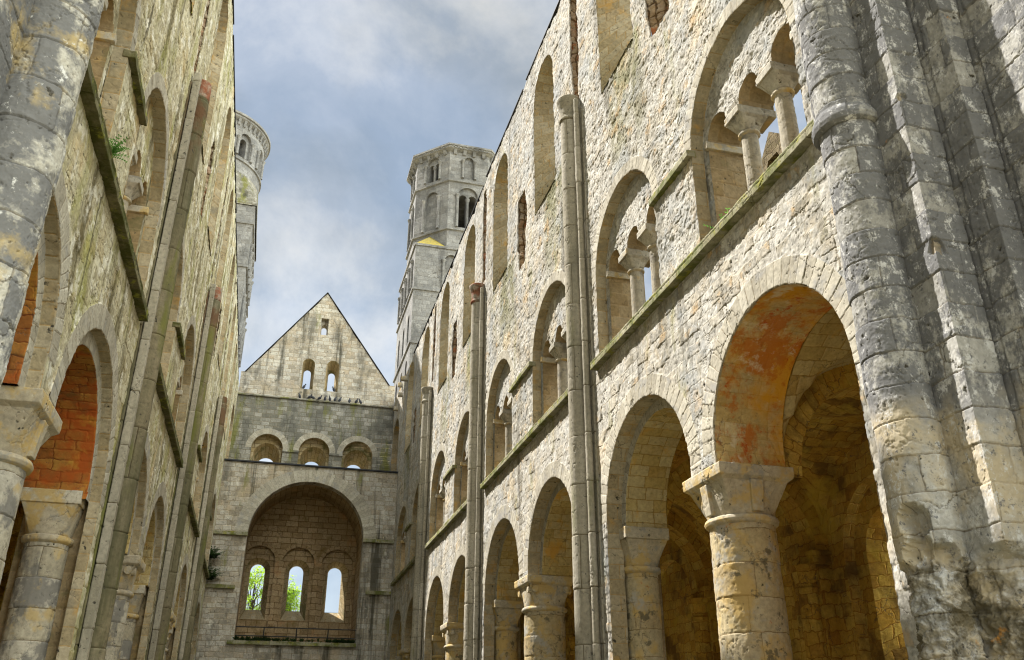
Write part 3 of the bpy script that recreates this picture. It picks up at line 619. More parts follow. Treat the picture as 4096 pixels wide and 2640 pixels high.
# ------------------------------------------------------------------ free-standing arcade columns
def arcade_column(cx, cy, r, cm, label, discs):
    o = empty('arcade_column', (cx, cy, 0), label, 'column', 'round columns of the nave arcades')
    q = MB(); lathe(q, cx, cy, [(r + .12, 0), (r + .12, .3), (r + .01, .45), (r, 5.06)], 36, cm, wob=.012); q.build('shaft', o)
    q = MB(); lathe(q, cx, cy, [(r - .02, 5.0), (r + .055, 5.04), (r + .075, 5.09), (r + .055, 5.14), (r - .02, 5.18)], 36, 'cap'); q.build('neck_ring', o)
    q = MB(); capital(q, cx, cy, r - .01, .62, 5.16, 5.72, 'cap', 40)
    for k in range(4):
        a = k * math.pi / 2; c, s = math.cos(a), math.sin(a)
        if not discs:      # raised tongue on each face
            pts = []
            for (rad, wd, z) in ((r + .02, .10, 5.2), (.64, .12, 5.72)):
                pts.append([(cx + c * (rad + dx) - s * w, cy + s * (rad + dx) + c * w, z) for dx, w in ((-.1, -wd), (.035, -wd), (.035, wd), (-.1, wd))])
            rings(q, pts, 'cap')
        else:
            for w in (-.46, .46):
                ring0 = []; 
                for dx in (.52, .645):
                    ring0.append([(cx + c * dx - s * (w + .1 * math.cos(t)), cy + s * dx + c * (w + .1 * math.cos(t)), 5.6 + .1 * math.sin(t)) for t in [i * math.pi / 6 for i in range(12)]])
                rings(q, ring0, 'cap')
    q.build('capital', o)
    q = MB(); rings(q, [sq(cx, cy, .60, .60, 5.70, 40), sq(cx, cy, .70, .70, 5.78, 40), sq(cx, cy, .71, .71, 5.85, 40), sq(cx, cy, .71, .71, 5.97, 40)], 'cap'); q.build('abacus', o)
    return o
LBR = ['pitted ochre round column nearest on the right, its capital faceted with flat tongues', 'round column with small discs at the corners of its capital, second free column back on the right',
       'third round column back along the sunlit right arcade, cut by the lower frame edge', 'farthest round column of the sunlit right arcade, next to the west wall']
LBL = ['grey lichen-stained round column at the lower left edge, beside the big near shaft', 'second round column back along the shaded left arcade, with a block on its capital', 'third round column back along the shaded left arcade', 'farthest round column of the shaded left arcade']
for k in range(4):
    arcade_column(7.84, YCOL[k], .56 if k == 0 else .59, 'column', LBR[k], k > 0)
    arcade_column(-3.90, YCOL[k] if k else 12.9, .56, 'column_south', LBL[k], k > 0)

# ------------------------------------------------------------------ near crossing piers
def crossing_pier(side):
    rt = side > 0; mat = 'pier' if rt else 'pier_south'
    o = empty('crossing_pier', (7.6 if rt else -3.6, 7.6, 0), 'massive grey lichened stepped pier with broken round shaft, filling the right edge' if rt else
              'pale and dark lichen-blotched pier with thick round shaft at the upper left corner', 'pier', 'near piers framing the nave')
    if rt: pr = [(7.0, 8.6), (7.0, 7.07), (7.49, 7.07), (7.54, 7.14), (7.555, 7.03), (7.53, 6.98), (7.53, 6.63), (7.83, 6.63), (7.88, 6.7), (7.895, 6.59), (7.87, 6.54), (7.87, 5.75), (8.7, 5.75), (8.7, 2.5), (11, 2.5), (11, 8.6)]
    else: pr = [(-2.93, 8.6), (-2.93, 6.9), (-3.5, 6.9), (-3.5, 6.2), (-3.9, 6.2), (-3.9, 4.6), (-6, 4.6), (-6, 8.6)]
    if not rt: pr = pr[::-1]
    q = MB(); z = 0; zs = []
    while z < 26: zs.append(z); z += .47 if z > 5 else .14
    pts = []
    for i, p in enumerate(pr):
        a, b = p, pr[(i + 1) % len(pr)]; n = max(1, round(math.dist(a, b) / (.22 if math.dist(a, b) < 2 else .8)))
        for k in range(n): pts.append((a[0] + (b[0] - a[0]) * k / n, a[1] + (b[1] - a[1]) * k / n))
    def worn(x, y, z):
        # the corner block of the sunlit edge has broken off low down
        if rt and z < 3.4 and math.hypot(x - 7.0, y - 7.07) < .42:
            k = (1 - math.hypot(x - 7.0, y - 7.07) / .42) * (.8 + .6 * noise.noise(Vector((x * 3, y * 3, z * 4))))
            return (x + .22 * k, y + .16 * k, z)
        return (x, y, z)
    rings(q, [[worn(p[0], p[1], zz) for p in pts] for zz in zs], mat, False, False)
    q.build('stepped_core', o)
    cx, cy = (6.84, 7.9) if rt else (-2.78, 7.9)
    q = MB()
    if rt:
        prof = []; z = 0
        while z < 5.2: prof.append((.37, z)); z += .045
        prof += [(.365, 5.2), (.365, 8.93), (.365, 9.0), (.44, 9.05), (.455, 9.12), (.44, 9.2), (.39, 9.3), (.385, 26)]
        lathe(q, cx, cy, prof, 64, mat, wob=.02)
        for i, p in enumerate(q.v):      # broken drum and notches
            x, y, z = p; N = noise.noise(Vector((x * 4, y * 4, z * 5))); N2 = noise.noise(Vector((x * 11, y * 11, z * 12))); R0 = math.hypot(x - cx, y - cy); f = 1.
            brk = 3.36 + .10 * N + (.0 if x > 6.6 else .05)
            if z < brk: f = .78 + .12 * N + .10 * N2
            for (bx, by, bz, br, bd) in ((6.53, 7.72, 3.82, .19, .62), (6.50, 7.76, 3.50, .17, .50), (6.72, 7.55, 3.42, .15, .40)):
                d = math.sqrt((x - bx) ** 2 + (y - by) ** 2 + ((z - bz) * 1.15) ** 2) / br * (1 + .25 * N)
                if d < 1 and z >= 3.3: f = min(f, 1 - bd * min(1, (1 - d) * 9.) + .16 * N2 + .10 * N)
            if f != 1.: q.v[i] = (cx + (x - cx) * f, cy + (y - cy) * f, z)
    else: lathe(q, cx, cy, [(.37, 0), (.37, 26)], 36, mat, wob=.02)
    q.build('round_shaft', o)
    return o
crossing_pier(1); crossing_pier(-1)

# ------------------------------------------------------------------ aisles behind the arcades
def aisle(side):
    rt = side > 0; X = (lambda d: XR + d) if rt else (lambda d: XL - d)
    xo = X(6.1); a, b = sorted((X(1.38), xo))
    o = empty('aisle', (X(3.7), 30, 0), 'dark golden vaulted aisle seen through the right arcade' if rt else 'dim orange aisle behind the left arcade', 'aisle', 'side aisles beyond the arcades')
    F = ((lambda s, z, d: (X(6.1) + d, s, z)), True) if rt else ((lambda s, z, d: (X(6.1) - d, s, z)), False)
    edges_ = [8.0, 13.5, 19.25, 25.0, 30.8, 36.45, 42.15, 47.8, 53.4]
    q = MB(); holes = []
    for k in range(8):
        c = (edges_[k] + edges_[k + 1]) / 2 + .1
        holes.append(archloop(c + .15, 1.7, -.3, 5.65, 16))
    panel(q, F, 0, [(4, -.5), (57, -.5), (57, 10.2), (4, 10.2)], holes, 'aisle', 1.2)
    for k, h in enumerate(holes):
        c = (edges_[k] + edges_[k + 1]) / 2 + .1
        loft(q, F, h, 0, h, .3, 'aisle', closed=True)
        if k != 1: panel(q, F, .3, h, [], 'aisle', 1.0); continue
        w = archloop(c + .45, .95, 3.0, 5.7, 12); w2 = archloop(c + .45, .5, 3.6, 5.7, 12)
        panel(q, F, .3, h, [w], 'aisle', 1.0); loft(q, F, w, .3, w2, 1.3, 'aisle', closed=True)
    q.build('outer_wall', o, adaptive=False)
    ub = MB()
    rnd = random.Random(9); top = []; y = 57.
    while y > 8: top.append((y, (17.9 - .8 * abs(18.0 - y) if y < 19.3 else 17.0) + rnd.uniform(-.25, .25) - (0 if y < 20 else 2.5 * abs(math.sin(y * .55))))); y -= .5
    hl = [ragged(18.0, .42, 15.6, 17.1, 77)] if rt else []
    panel(ub, F, -.5, [(8, 10.2), (57, 10.2)] + top, hl, 'rough_core', .8)
    F2 = ((lambda s, z, d: F[0](s, z, .6)), F[1])
    panel(ub, ((lambda s, z, d: F[0](s, z, .5)), not F[1]), 0, [(8, 10.2), (57, 10.2)] + top, hl, 'rough_core', 1.2)
    loft(ub, F, [(8, 10.2), (57, 10.2)] + top, .5, [(8, 10.2), (57, 10.2)] + top, -.5, 'rough_core', 1, closed=True)
    for h in hl: loft(ub, F, h, -.5, h, .5, 'rough_core', closed=True)
    ub.build('gallery_wall', o, adaptive=False)
    for k in range(8):
        y0, y1 = edges_[k], edges_[k + 1]; yc, hy = (y0 + y1) / 2, (y1 - y0) / 2 - .3; xc, hx = (a + b) / 2, (b - a) / 2
        v = MB(); n = 20
        def zf(x, y):
            u = max(0, 1 - ((x - xc) / hx) ** 2) ** .5; w = max(0, 1 - ((y - yc) / hy) ** 2) ** .5 if abs(y - yc) < hy else 0
            return 6.0 + 2.35 * max(u, w) + .12 * noise.noise(Vector((x, y, 0)))
        for i in range(n):
            for j in range(n):
                xs = [a + (b - a) * i / n, a + (b - a) * (i + 1) / n]; ys = [y0 + (y1 - y0) * j / n, y0 + (y1 - y0) * (j + 1) / n]
                P = [(xs[0], ys[0]), (xs[0], ys[1]), (xs[1], ys[1]), (xs[1], ys[0])]
                v.face([(p[0], p[1], zf(*p)) for p in P], [(p[0] * 1.1, p[1] * 1.1) for p in P], 'soffit_plain' if k == 0 else 'aisle')
        v.build('vault', o, smooth=True)
        # transverse arch at y1 with its wall pilaster
        t = MB(); FT = ((lambda s, z, d: (s, y1 - .38 + d, z)), False)
        pi_in = arc(xc, 5.9, hx - .35, 20); po = arc(xc, 5.9, hx + .3, 20, 3.1)
        strip(t, FT, po, pi_in, 0, 'aisle'); loft(t, FT, pi_in, 0, pi_in, .76, 'aisle')
        FB = ((lambda s, z, d: (s, y1 + .38, z)), True); strip(t, FB, po, pi_in, 0, 'aisle'); t.build('transverse_arch', o)
        t = MB(); e0, e1 = sorted((xo, X(5.7))); box(t, e0, e1, y1 - .38, y1 + .38, 0, 5.95, 'aisle', .8)
        e0, e1 = sorted((xo, X(5.55))); box(t, e0, e1, y1 - .46, y1 + .46, 5.6, 5.92, 'aisle', .8)
        lathe(t, X(5.62), y1, [(.27, 0), (.27, 4.9), (.33, 4.95), (.33, 5.05), (.27, 5.1), (.40, 5.6)], 16, 'aisle'); t.build('wall_pier', o)
    f = MB(); box(f, a, b, 8, 57, 8.75, 9.4, 'aisle', 4); f.build('gallery_floor', o)
    return o
aisle(1); aisle(-1)

# ------------------------------------------------------------------ west wall with tribune and gable
YG, YT = 53.4, 57.35
FW = ((lambda s, z, d: (s, YG + d, z)), False)
ww = empty('west_wall', (1.96, YG, 0), 'grey stone west wall with pointed gable, three small arches and one big arch', 'wall')
mb = MB(); cx = 1.97; hw = 3.37; zs = 12.6; zl = 6.75
big = archloop(cx, hw, zl, zs, 40)
vo_ = arc(cx, zs, hw + .75, 40); hole = [(cx - hw, zl), (cx + hw, zl), (cx + hw, zs)] + vo_ + [(cx - hw, zs)]
panel(mb, FW, 0, [(XL, -.5), (XR, -.5), (XR, 16.9), (XL, 16.9)], [hole], 'west', .9)
strip(mb, FW, vo_, arc(cx, zs, hw, 40), 0, 'voussoir'); 
loft(mb, FW, big, 0, big, .75, 'west', closed=True)
ib = archloop(cx, hw - .12, zl, zs, 40)
mb.build('tribune_front', ww, adaptive=False)
mb = MB(); loft(mb, FW, archloop(cx, hw + .02, zl + .001, zs, 40), .7, archloop(cx, hw + .02, zl + .001, zs, 40), 4.3, 'westin', closed=True)
mb.build('barrel_vault', ww, smooth=False)
# back wall with three lights under blind arches
FBK = ((lambda s, z, d: (s, YG + 3.9 + d, z)), False)
mb = MB(); lights = [-.72, 1.80, 4.25]; k_ = (YG + 3.9) / 58.
rec = [archloop(c * 1.0, .98, zl + .3, 11.75, 18) for c in (-.60, 1.80, 4.22)]
hs = [[(c - .98, zl + .3), (c + .98, zl + .3), (c + .98, 11.75)] + arc(c, 11.75, 1.2, 18) + [(c - .98, 11.75)] for c in (-.60, 1.80, 4.22)]
panel(mb, FBK, 0, archloop(cx, hw + .05, zl, zs, 40), hs, 'westin', .8)
for c, rc in zip((-.60, 1.80, 4.22), rec):
    strip(mb, FBK, arc(c, 11.75, 1.2, 18), arc(c, 11.75, .98, 18), 0, 'westin'); loft(mb, FBK, rc, 0, rc, .22, 'westin', closed=True)
    w0 = archloop(c, .74, 8.35, 11.28, 18); panel(mb, FBK, .22, rc, [w0], 'westin', .7)
    w1 = archloop(c - .02, .44, 9.02, 11.38, 18)
    wmb = MB(); loft(wmb, FBK, w0, .22, w1, 1.25, 'west_arch', closed=True, skip=(0,)); loft(wmb, FBK, w1, 1.25, w1, 1.5, 'west', closed=True)
    wo = wmb.build('tribune_window', ww)
    sm = MB(); loft(sm, FBK, w0[:2], .22, w1[:2], 1.25, 'ashlar'); sm.build('sill', wo, adaptive=False)
mb.build('tribune_back', ww)
FO = ((lambda s, z, d: (s, YG + 5.4, z)), True)
mb = MB(); panel(mb, FO, 0, [(XL - .5, -.5), (XR + .5, -.5), (XR + .5, 17), (XL - .5, 17)], [archloop(c - .02, .44, 9.02, 11.38, 18) for c in (-.60, 1.80, 4.22)], 'west', 2); mb.build('outer_face', ww)
mb = MB(); box(mb, XL, XR, YG + .1, YT + 2.3, 16.6, 16.95, 'west', 3); mb.build('gallery_floor', ww)
mb = MB(); box(mb, XL, XR + .02, YG - .10, YG + .25, 16.92, 17.0, 'lead', 12); mb.build('coping', ww)
for (a, b, z, nm) in ((XL, -1.38, 12.5, 'impost_string'), (5.33, XR, 12.5, 'impost_string'), (XL, -1.7, 9.48, 'string_course'), (5.7, XR, 9.48, 'string_course'), (-1.75, 5.35, 6.52, 'ledge')):
    q = MB(); box(q, a, b, YG - .16, YG + .02, z, z + .2, 'string', .4); q.build(nm, ww, adaptive=False)
# gallery back wall with three arches, then the gable
FT = ((lambda s, z, d: (s, YT + d, z)), False)
mb = MB(); arcs = (-.97, 2.07, 4.93); hs = []
for c in arcs:
    lp = archloop(c, 1.0, 16.8, 19.05, 22); vo_ = arc(c, 19.05, 1.38, 22)
    hs.append([(c - 1., 16.8), (c + 1., 16.8), (c + 1., 19.05)] + vo_ + [(c - 1., 19.05)])
    strip(mb, FT, vo_, arc(c, 19.05, 1., 22), 0, 'voussoir')
    q = MB(); loft(q, FT, lp, 0, lp, .55, 'west_arch', closed=True); l2 = archloop(c, .84, 16.8, 18.75, 22)
    l1 = lp; panel(q, FT, .55, lp, [archloop(c, 1., 16.8, 18.55, 22)[:2] + [(c + .84, 16.8)] if False else l2], 'west_arch', .6)
    l3 = archloop(c, .60, 16.8, 18.42, 22); loft(q, FT, l2, .55, l3, 2.2, 'west_arch', closed=True); q.build('gallery_arch', ww)
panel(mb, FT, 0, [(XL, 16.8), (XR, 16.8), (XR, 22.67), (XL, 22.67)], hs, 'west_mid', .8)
mb.build('gallery_back', ww, adaptive=False)
FT2 = ((lambda s, z, d: (s, YT + 2.2, z)), True)
mb = MB(); panel(mb, FT2, 0, [(XL, 16.6), (XR, 16.6), (XR, 23), (XL, 23)], [archloop(c, .60, 16.8, 18.42, 22) for c in arcs], 'west', 1.5); mb.build('outer_face', ww)
for a, b in ((-.97 + 1.0, 2.07 - 1.0), (2.07 + 1.0, 4.93 - 1.)):
    q = MB(); box(q, a - .02, b + .02, YT - .06, YT + .05, 18.92, 19.05, 'west_mid', .5); q.build('impost_string', ww)
mb = MB(); ZB = 24.4
FGb = ((lambda s, z, d: (s, YT + .25 + d, z)), False)
apx = (1.9, 31.04)
def rake(a, b, n, s): 
    r = random.Random(s); return [(a[0] + (b[0] - a[0]) * i / n, a[1] + (b[1] - a[1]) * i / n + r.uniform(-.05, .05)) for i in range(n)]
out_ = [(XL, 22.5), (XR, 22.5), (XR, ZB), (6.72, ZB)] + rake((6.72, ZB), apx, 16, 1)[1:] + [apx] + rake(apx, (-2.96, ZB), 16, 2)[1:] + [(-2.96, ZB), (XL, ZB)]
wn_ = [archloop(1.12, .42, 23.55, 25.40, 12), archloop(2.78, .45, 23.55, 25.40, 12), [(1.66, 27.75), (2.18, 27.75), (2.18, 29.05), (1.66, 29.05)]]
wi_ = [archloop(1.10, .25, 23.62, 25.05, 12), archloop(2.78, .23, 23.62, 25.02, 12), archloop(1.93, .19, 27.80, 28.52, 8)]
panel(mb, FGb, 0, out_, wn_, 'west', .8)
loft(mb, FGb, out_, .95, out_, 0, 'west', 1, closed=True)
panel(mb, ((lambda s, z, d: (s, YT + 1.2, z)), True), 0, out_, wi_, 'west', 1.2)
for i, (a, b) in enumerate(zip(wn_, wi_)):
    q = MB()
    if i < 2: loft(q, FGb, a, 0, b, .95, 'west_arch' , closed=True)
    else:
        loft(q, FGb, a, 0, a, .4, 'west', closed=True); panel(q, FGb, .4, a, [b], 'west', .4); loft(q, FGb, b, .4, b, .95, 'west', closed=True)
    q.build('gable_window', ww)
mb.build('gable', ww)
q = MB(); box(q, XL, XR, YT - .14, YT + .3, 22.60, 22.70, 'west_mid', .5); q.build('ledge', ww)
q = MB(); rg = random.Random(3)
for a, b in (((6.80, ZB - .02), (1.9, 31.12)), ((1.9, 31.12), (-3.04, ZB - .02))):
    sgn = 1 if a[0] > b[0] else 1
    n_ = Vector((b[0] - a[0], 0, b[1] - a[1])).normalized(); up = Vector((-n_.z, 0, n_.x)); up = up if up.z > 0 else -up
    A, B = Vector((a[0], 0, a[1])), Vector((b[0], 0, b[1]))
    y0, y1 = YT + .17, YT + 1.25
    c4 = [A, B, B + up * .025, A + up * .025]
    f0 = [(p.x, y0, p.z) for p in c4]; f1 = [(p.x, y1, p.z) for p in c4]; uv = [(0, 0)] * 4
    q.face(f0, uv, 'lead'); q.face(f1[::-1], uv, 'lead')
    for i in range(4): q.face([f0[i], f1[i], f1[(i + 1) % 4], f0[(i + 1) % 4]], uv, 'lead')
q.build('coping', ww)

# iron railing on the tribune ledge
rl = empty('railing', (1.97, YG + .12, 6.75), 'thin dark iron railing across the foot of the big west arch', 'railing')
def rod(name, a, b, r, mat, parent):
    a, b = Vector(a), Vector(b); d = (b - a).normalized(); u = d.orthogonal().normalized(); w = d.cross(u); q = MB(); n = 8
    ra = [a + (u * math.cos(i * math.pi / 4) + w * math.sin(i * math.pi / 4)) * r for i in range(n)]; rb = [p + (b - a) for p in ra]
    for i in range(n): q.face([tuple(ra[i]), tuple(ra[(i + 1) % n]), tuple(rb[(i + 1) % n]), tuple(rb[i])], [(0, 0)] * 4, mat)
    q.face([tuple(p) for p in ra[::-1]], [(0, 0)] * n, mat); q.face([tuple(p) for p in rb], [(0, 0)] * n, mat)
    return q.build(name, parent)
for z in (7.47, 7.0): rod('rail', (-1.36, YG + .12, z), (5.30, YG + .12, z), .03, 'iron', rl)
for x in (.17, 1.97, 3.74): rod('post', (x, YG + .12, 6.72), (x, YG + .12, 7.48), .034, 'iron', rl)

# ------------------------------------------------------------------ towers
def face_frame(c, ang, ap):
    n = Vector((math.cos(ang), math.sin(ang), 0)); t = Vector((0, 0, 1)).cross(n); c = Vector(c)
    return ((lambda s, z, d: tuple(c + n * (ap - d) + t * s + Vector((0, 0, z)))), False)
def light(mb, F, c, z0, zs, hw, mat, two=False, deep=1.0, blind=False, inner=None):
    """one tower opening: outer arch, tympanum with lights behind; returns its hole loop"""
    lp = archloop(c, hw, z0, zs, 14); loft(mb, F, lp, 0, lp, .22, mat, closed=True)
    if blind: panel(mb, F, .22, lp, [], mat, .6); return lp
    if two:
        w = hw * .40; ops = [archloop(c - hw * .48, w, z0 + .02, zs - .15, 8), archloop(c + hw * .48, w, z0 + .02, zs - .15, 8)]
    else: ops = [archloop(c, inner or hw * .6, z0 + .02, zs - .1, 10)]
    panel(mb, F, .22, lp, ops, mat, .6)
    for o_ in ops: loft(mb, F, o_, .22, o_, deep, mat, closed=True)
    if two: P = F[0](c, 0, .3); lathe(mb, P[0], P[1], [(.14, z0), (.12, z0 + .15), (.12, zs - .5), (.2, zs - .25), (.2, zs - .15)], 10, mat)
    return lp
def jamb_cols(mb, F, c, z0, zs, hw, mat):
    for sgn in (-1, 1):
        P = F[0](c + sgn * (hw + .10), 0, -.06); lathe(mb, P[0], P[1], [(.13, z0), (.11, z0 + .12), (.11, zs - .3), (.19, zs - .08), (.19, zs)], 10, mat)
def octo_ring(c, ap, z, a0=0): return [(c[0] + ap / math.cos(math.pi / 8) * math.cos(math.pi / 8 + i * math.pi / 4), c[1] + ap / math.cos(math.pi / 8) * math.sin(math.pi / 8 + i * math.pi / 4), z) for i in range(8)]
TC = (12.2, 61.9); AP = 3.92
tw = empty('octagonal_tower', (*TC, 0), 'grey eight-sided tower with arched belfry openings rising behind the right wall', 'tower')
hs_ = AP * math.tan(math.pi / 8)
mb = MB()
for i in range(8):
    F = face_frame((*TC, 0), math.pi / 4 * i, AP); ang = i * 45; south = (i == 6)   # i=6 faces the camera
    hl = []
    q = MB()
    hl.append(light(q, F, 0, 43.25, 45.0, .62 if i % 2 else .42, 'tower', two=(i % 2 == 1), blind=(i % 2 == 0)))
    jamb_cols(q, F, 0, 43.25, 45.0, .62 if i % 2 else .42, 'tower'); q.build('belfry_opening', tw)
    q = MB(); hl.append(light(q, F, 0, 38.55, 41.6, .80 if i % 2 == 0 else .62, 'tower', two=(i % 2 == 0), blind=(i % 2 == 1))); jamb_cols(q, F, 0, 38.55, 41.6, .80 if i % 2 == 0 else .62, 'tower'); q.build('belfry_opening', tw)
    panel(mb, F, 0, [(-hs_, 36.2), (hs_, 36.2), (hs_, 45.9), (-hs_, 45.9)], hl, 'tower', .9)
    for zz, nm in ((42.75, 'string_course'), (38.15, 'string_course'), (41.45, 'impost_string')):
        pass
mb.build('octagonal_stage', tw)
for zz in (42.75, 38.15):
    q = MB(); rings(q, [octo_ring(TC, AP - .05, zz), octo_ring(TC, AP + .13, zz + .06), octo_ring(TC, AP + .13, zz + .2), octo_ring(TC, AP - .05, zz + .26)], 'tower'); q.build('string_course', tw)
q = MB(); rings(q, [octo_ring(TC, AP - .05, 45.75), octo_ring(TC, AP + .34, 45.95), octo_ring(TC, AP + .34, 46.12), octo_ring(TC, AP + .44, 46.14), octo_ring(TC, AP + .44, 46.3), octo_ring(TC, AP + .1, 46.5)], 'tower'); q.build('cornice', tw)
for i in range(4, 8):
    F = face_frame((*TC, 0), math.pi / 4 * i, AP)
    for s in (-1.2, -.4, .4, 1.2):
        q = MB(); P = [F[0](s + a, z, d) for z in (45.5, 45.98) for a, d in ((-.13, .02), (-.13, -.10 - (z > 45.7) * .2), (.13, -.10 - (z > 45.7) * .2), (.13, .02))]
        rings(q, [P[:4][::-1], P[4:][::-1]], 'tower'); q.build('corbel', tw)
    for s in range(17):   # chequer band of the cornice
        if s % 2: continue
    q = MB()
    for s in range(-8, 9):
        for r in (0, 1):
            if (s + r) % 2: continue
            c0 = s * .2; z = 45.97 + r * .08
            P = [F[0](c0 + a, zz, d) for zz in (z, z + .075) for a, d in ((-.09, -.30), (-.09, -.385), (.09, -.385), (.09, -.30))]
            rings(q, [P[:4][::-1], P[4:][::-1]], 'tower')
    q.build('chequer_band', tw)
# square stage
SQ = 4.05
mb = MB()
for i, ang in enumerate((math.pi, 1.5 * math.pi, 0, .5 * math.pi)):
    F = face_frame((*TC, 0), ang, SQ); hl = []
    if i in (0, 1):
        ca = (-2.6, -.87, .87, 2.6) if i == 0 else (-1.2, .9)
        for c in ca:
            q = MB(); hl.append(light(q, F, c, 32.9, 35.3, .55, 'tower', blind=True)); jamb_cols(q, F, c, 32.9, 35.3, .55, 'tower'); q.build('blind_arch', tw)
        for c in ((-2.4, 0, 2.4) if i == 0 else (-.9,)):
            q = MB(); hl.append(light(q, F, c, 28.6, 30.6, .42, 'tower', blind=True)); q.build('blind_arch', tw)
        if i == 0:
            for c in (-2.4, 0, 2.4):
                q = MB(); hl.append(light(q, F, c, 24.6, 26.8, .42, 'tower', blind=True)); q.build('blind_arch', tw)
    panel(mb, F, 0, [(-SQ, -.5), (SQ, -.5), (SQ, 36.5), (-SQ, 36.5)], hl, 'tower', 1.1)
mb.build('square_stage', tw)
for zz in (36.3, 32.45, 28.0, 24.2):
    q = MB(); rings(q, [sq(*TC, SQ - .05, SQ - .05, zz, 8), sq(*TC, SQ + .1, SQ + .1, zz + .05, 8), sq(*TC, SQ + .1, SQ + .1, zz + .2, 8), sq(*TC, SQ - .05, SQ - .05, zz + .25, 8)], 'tower'); 
    q = MB(); box(q, TC[0] - SQ - .1, TC[0] + SQ + .1, TC[1] - SQ - .1, TC[1] + SQ + .1, zz, zz + .18, 'tower', 1.4); q.build('string_course', tw)
def broach(c, sx, sy, z0, z1, mat, parent):
    q = MB(); k = SQ - hs_ * 1.0
    P0 = (c[0] + sx * SQ, c[1] + sy * SQ, z0); P1 = (c[0] + sx * hs_, c[1] + sy * SQ, z0); P2 = (c[0] + sx * SQ, c[1] + sy * hs_, z0)
    T = (c[0] + sx * (AP + hs_) / 2, c[1] + sy * (AP + hs_) / 2, z1)
    for tri in ((P0, P1, T), (P2, P0, T)):
        q.face(tri if sx * sy > 0 else tri[::-1], [(0, 0), (1, 0), (.5, 1)], mat)
    o = q.build('corner_slope', parent); return o
for sx in (-1, 1):
    for sy in (-1, 1): broach(TC, sx, sy, 36.48, 38.0, 'lichen', tw)

TC2 = (-8.2, 61.9); SQ2 = 4.22
tw2 = empty('round_tower', (*TC2, 0), 'round-topped grey tower with arched openings behind the left wall', 'tower')
RT = 4.0
FR = ((lambda s, z, d: (TC2[0] + (RT - d) * math.cos(s / RT), TC2[1] + (RT - d) * math.sin(s / RT), z)), False)
per = 2 * math.pi * RT; mb = MB(); hl = []
for i in range(8):
    a = math.radians(-47 + 45 * i) % (2 * math.pi); c = a * RT
    if c < 1 or c > per - 1: c = 1.05 if c < 1 else per - 1.05
    q = MB(); lp = archloop(c, .55, 42.6, 44.3, 12); loft(q, FR, lp, 0, lp, .25, 'tower', closed=True); op = archloop(c - .05, .33, 42.62, 44.1, 10); panel(q, FR, .25, lp, [op], 'tower', .4); loft(q, FR, op, .25, op, 1.0, 'tower', closed=True)
    jamb_cols(q, FR, c, 42.6, 44.3, .6, 'tower'); hl.append(lp); q.build('belfry_opening', tw2)
panel(mb, FR, 0, [(0, 36), (per, 36), (per, 46), (0, 46)], hl, 'tower', .45); mb.build('round_stage', tw2, smooth=False)
q = MB(); lathe(q, *TC2, [(RT - .1, 45.55), (RT + .3, 45.85), (RT + .3, 46.0), (RT + .42, 46.02), (RT + .42, 46.2), (RT, 46.4)], 64, 'tower'); q.build('cornice', tw2)
for i in range(30):
    a = math.radians(-130 + i * 7.0)
    F = face_frame((*TC2, 0), a, RT); q = MB()
    P = [F[0](s_, z, d) for z in (45.3, 45.85) for s_, d in ((-.1, .05), (-.1, -.08 - (z > 45.5) * .18), (.1, -.08 - (z > 45.5) * .18), (.1, .05))]
    rings(q, [P[:4][::-1], P[4:][::-1]], 'tower'); q.build('corbel', tw2)
q = MB(); lathe(q, *TC2, [(RT - .05, 42.15), (RT + .12, 42.2), (RT + .12, 42.35), (RT - .05, 42.4)], 64, 'tower'); q.build('string_course', tw2)
mb = MB()
for ang in (0, .5 * math.pi, math.pi, 1.5 * math.pi):
    F = face_frame((*TC2, 0), ang, SQ2); hl = []
    if ang in (0, 1.5 * math.pi):
        for c in (-2.4, 0, 2.4):
            q = MB(); hl.append(light(q, F, c, 32.9, 35.0, .5, 'tower', blind=True)); jamb_cols(q, F, c, 32.9, 35.0, .5, 'tower'); q.build('blind_arch', tw2)
            q = MB(); hl.append(light(q, F, c, 27.6, 30.8, .5, 'tower', blind=True)); jamb_cols(q, F, c, 27.6, 30.8, .5, 'tower'); q.build('blind_arch', tw2)
    panel(mb, F, 0, [(-SQ2, -.5), (SQ2, -.5), (SQ2, 37.6), (-SQ2, 37.6)], hl, 'tower', 1.1)
mb.build('square_stage', tw2)
q = MB()   # sloping shoulders between square and round
rings(q, [sq(*TC2, SQ2 + .1, SQ2 + .1, 37.6, 32), sq(*TC2, SQ2 + .1, SQ2 + .1, 37.8, 32), circ(*TC2, RT + .02, 41.2, 32)], 'west_mid', False, False); q.build('shoulder_roof', tw2, adaptive=False)
for zz in (36.0, 32.4, 27.0):
    q = MB(); box(q, TC2[0] - SQ2 - .1, TC2[0] + SQ2 + .1, TC2[1] - SQ2 - .1, TC2[1] + SQ2 + .1, zz, zz + .18, 'tower', 1.4); q.build('string_course', tw2)

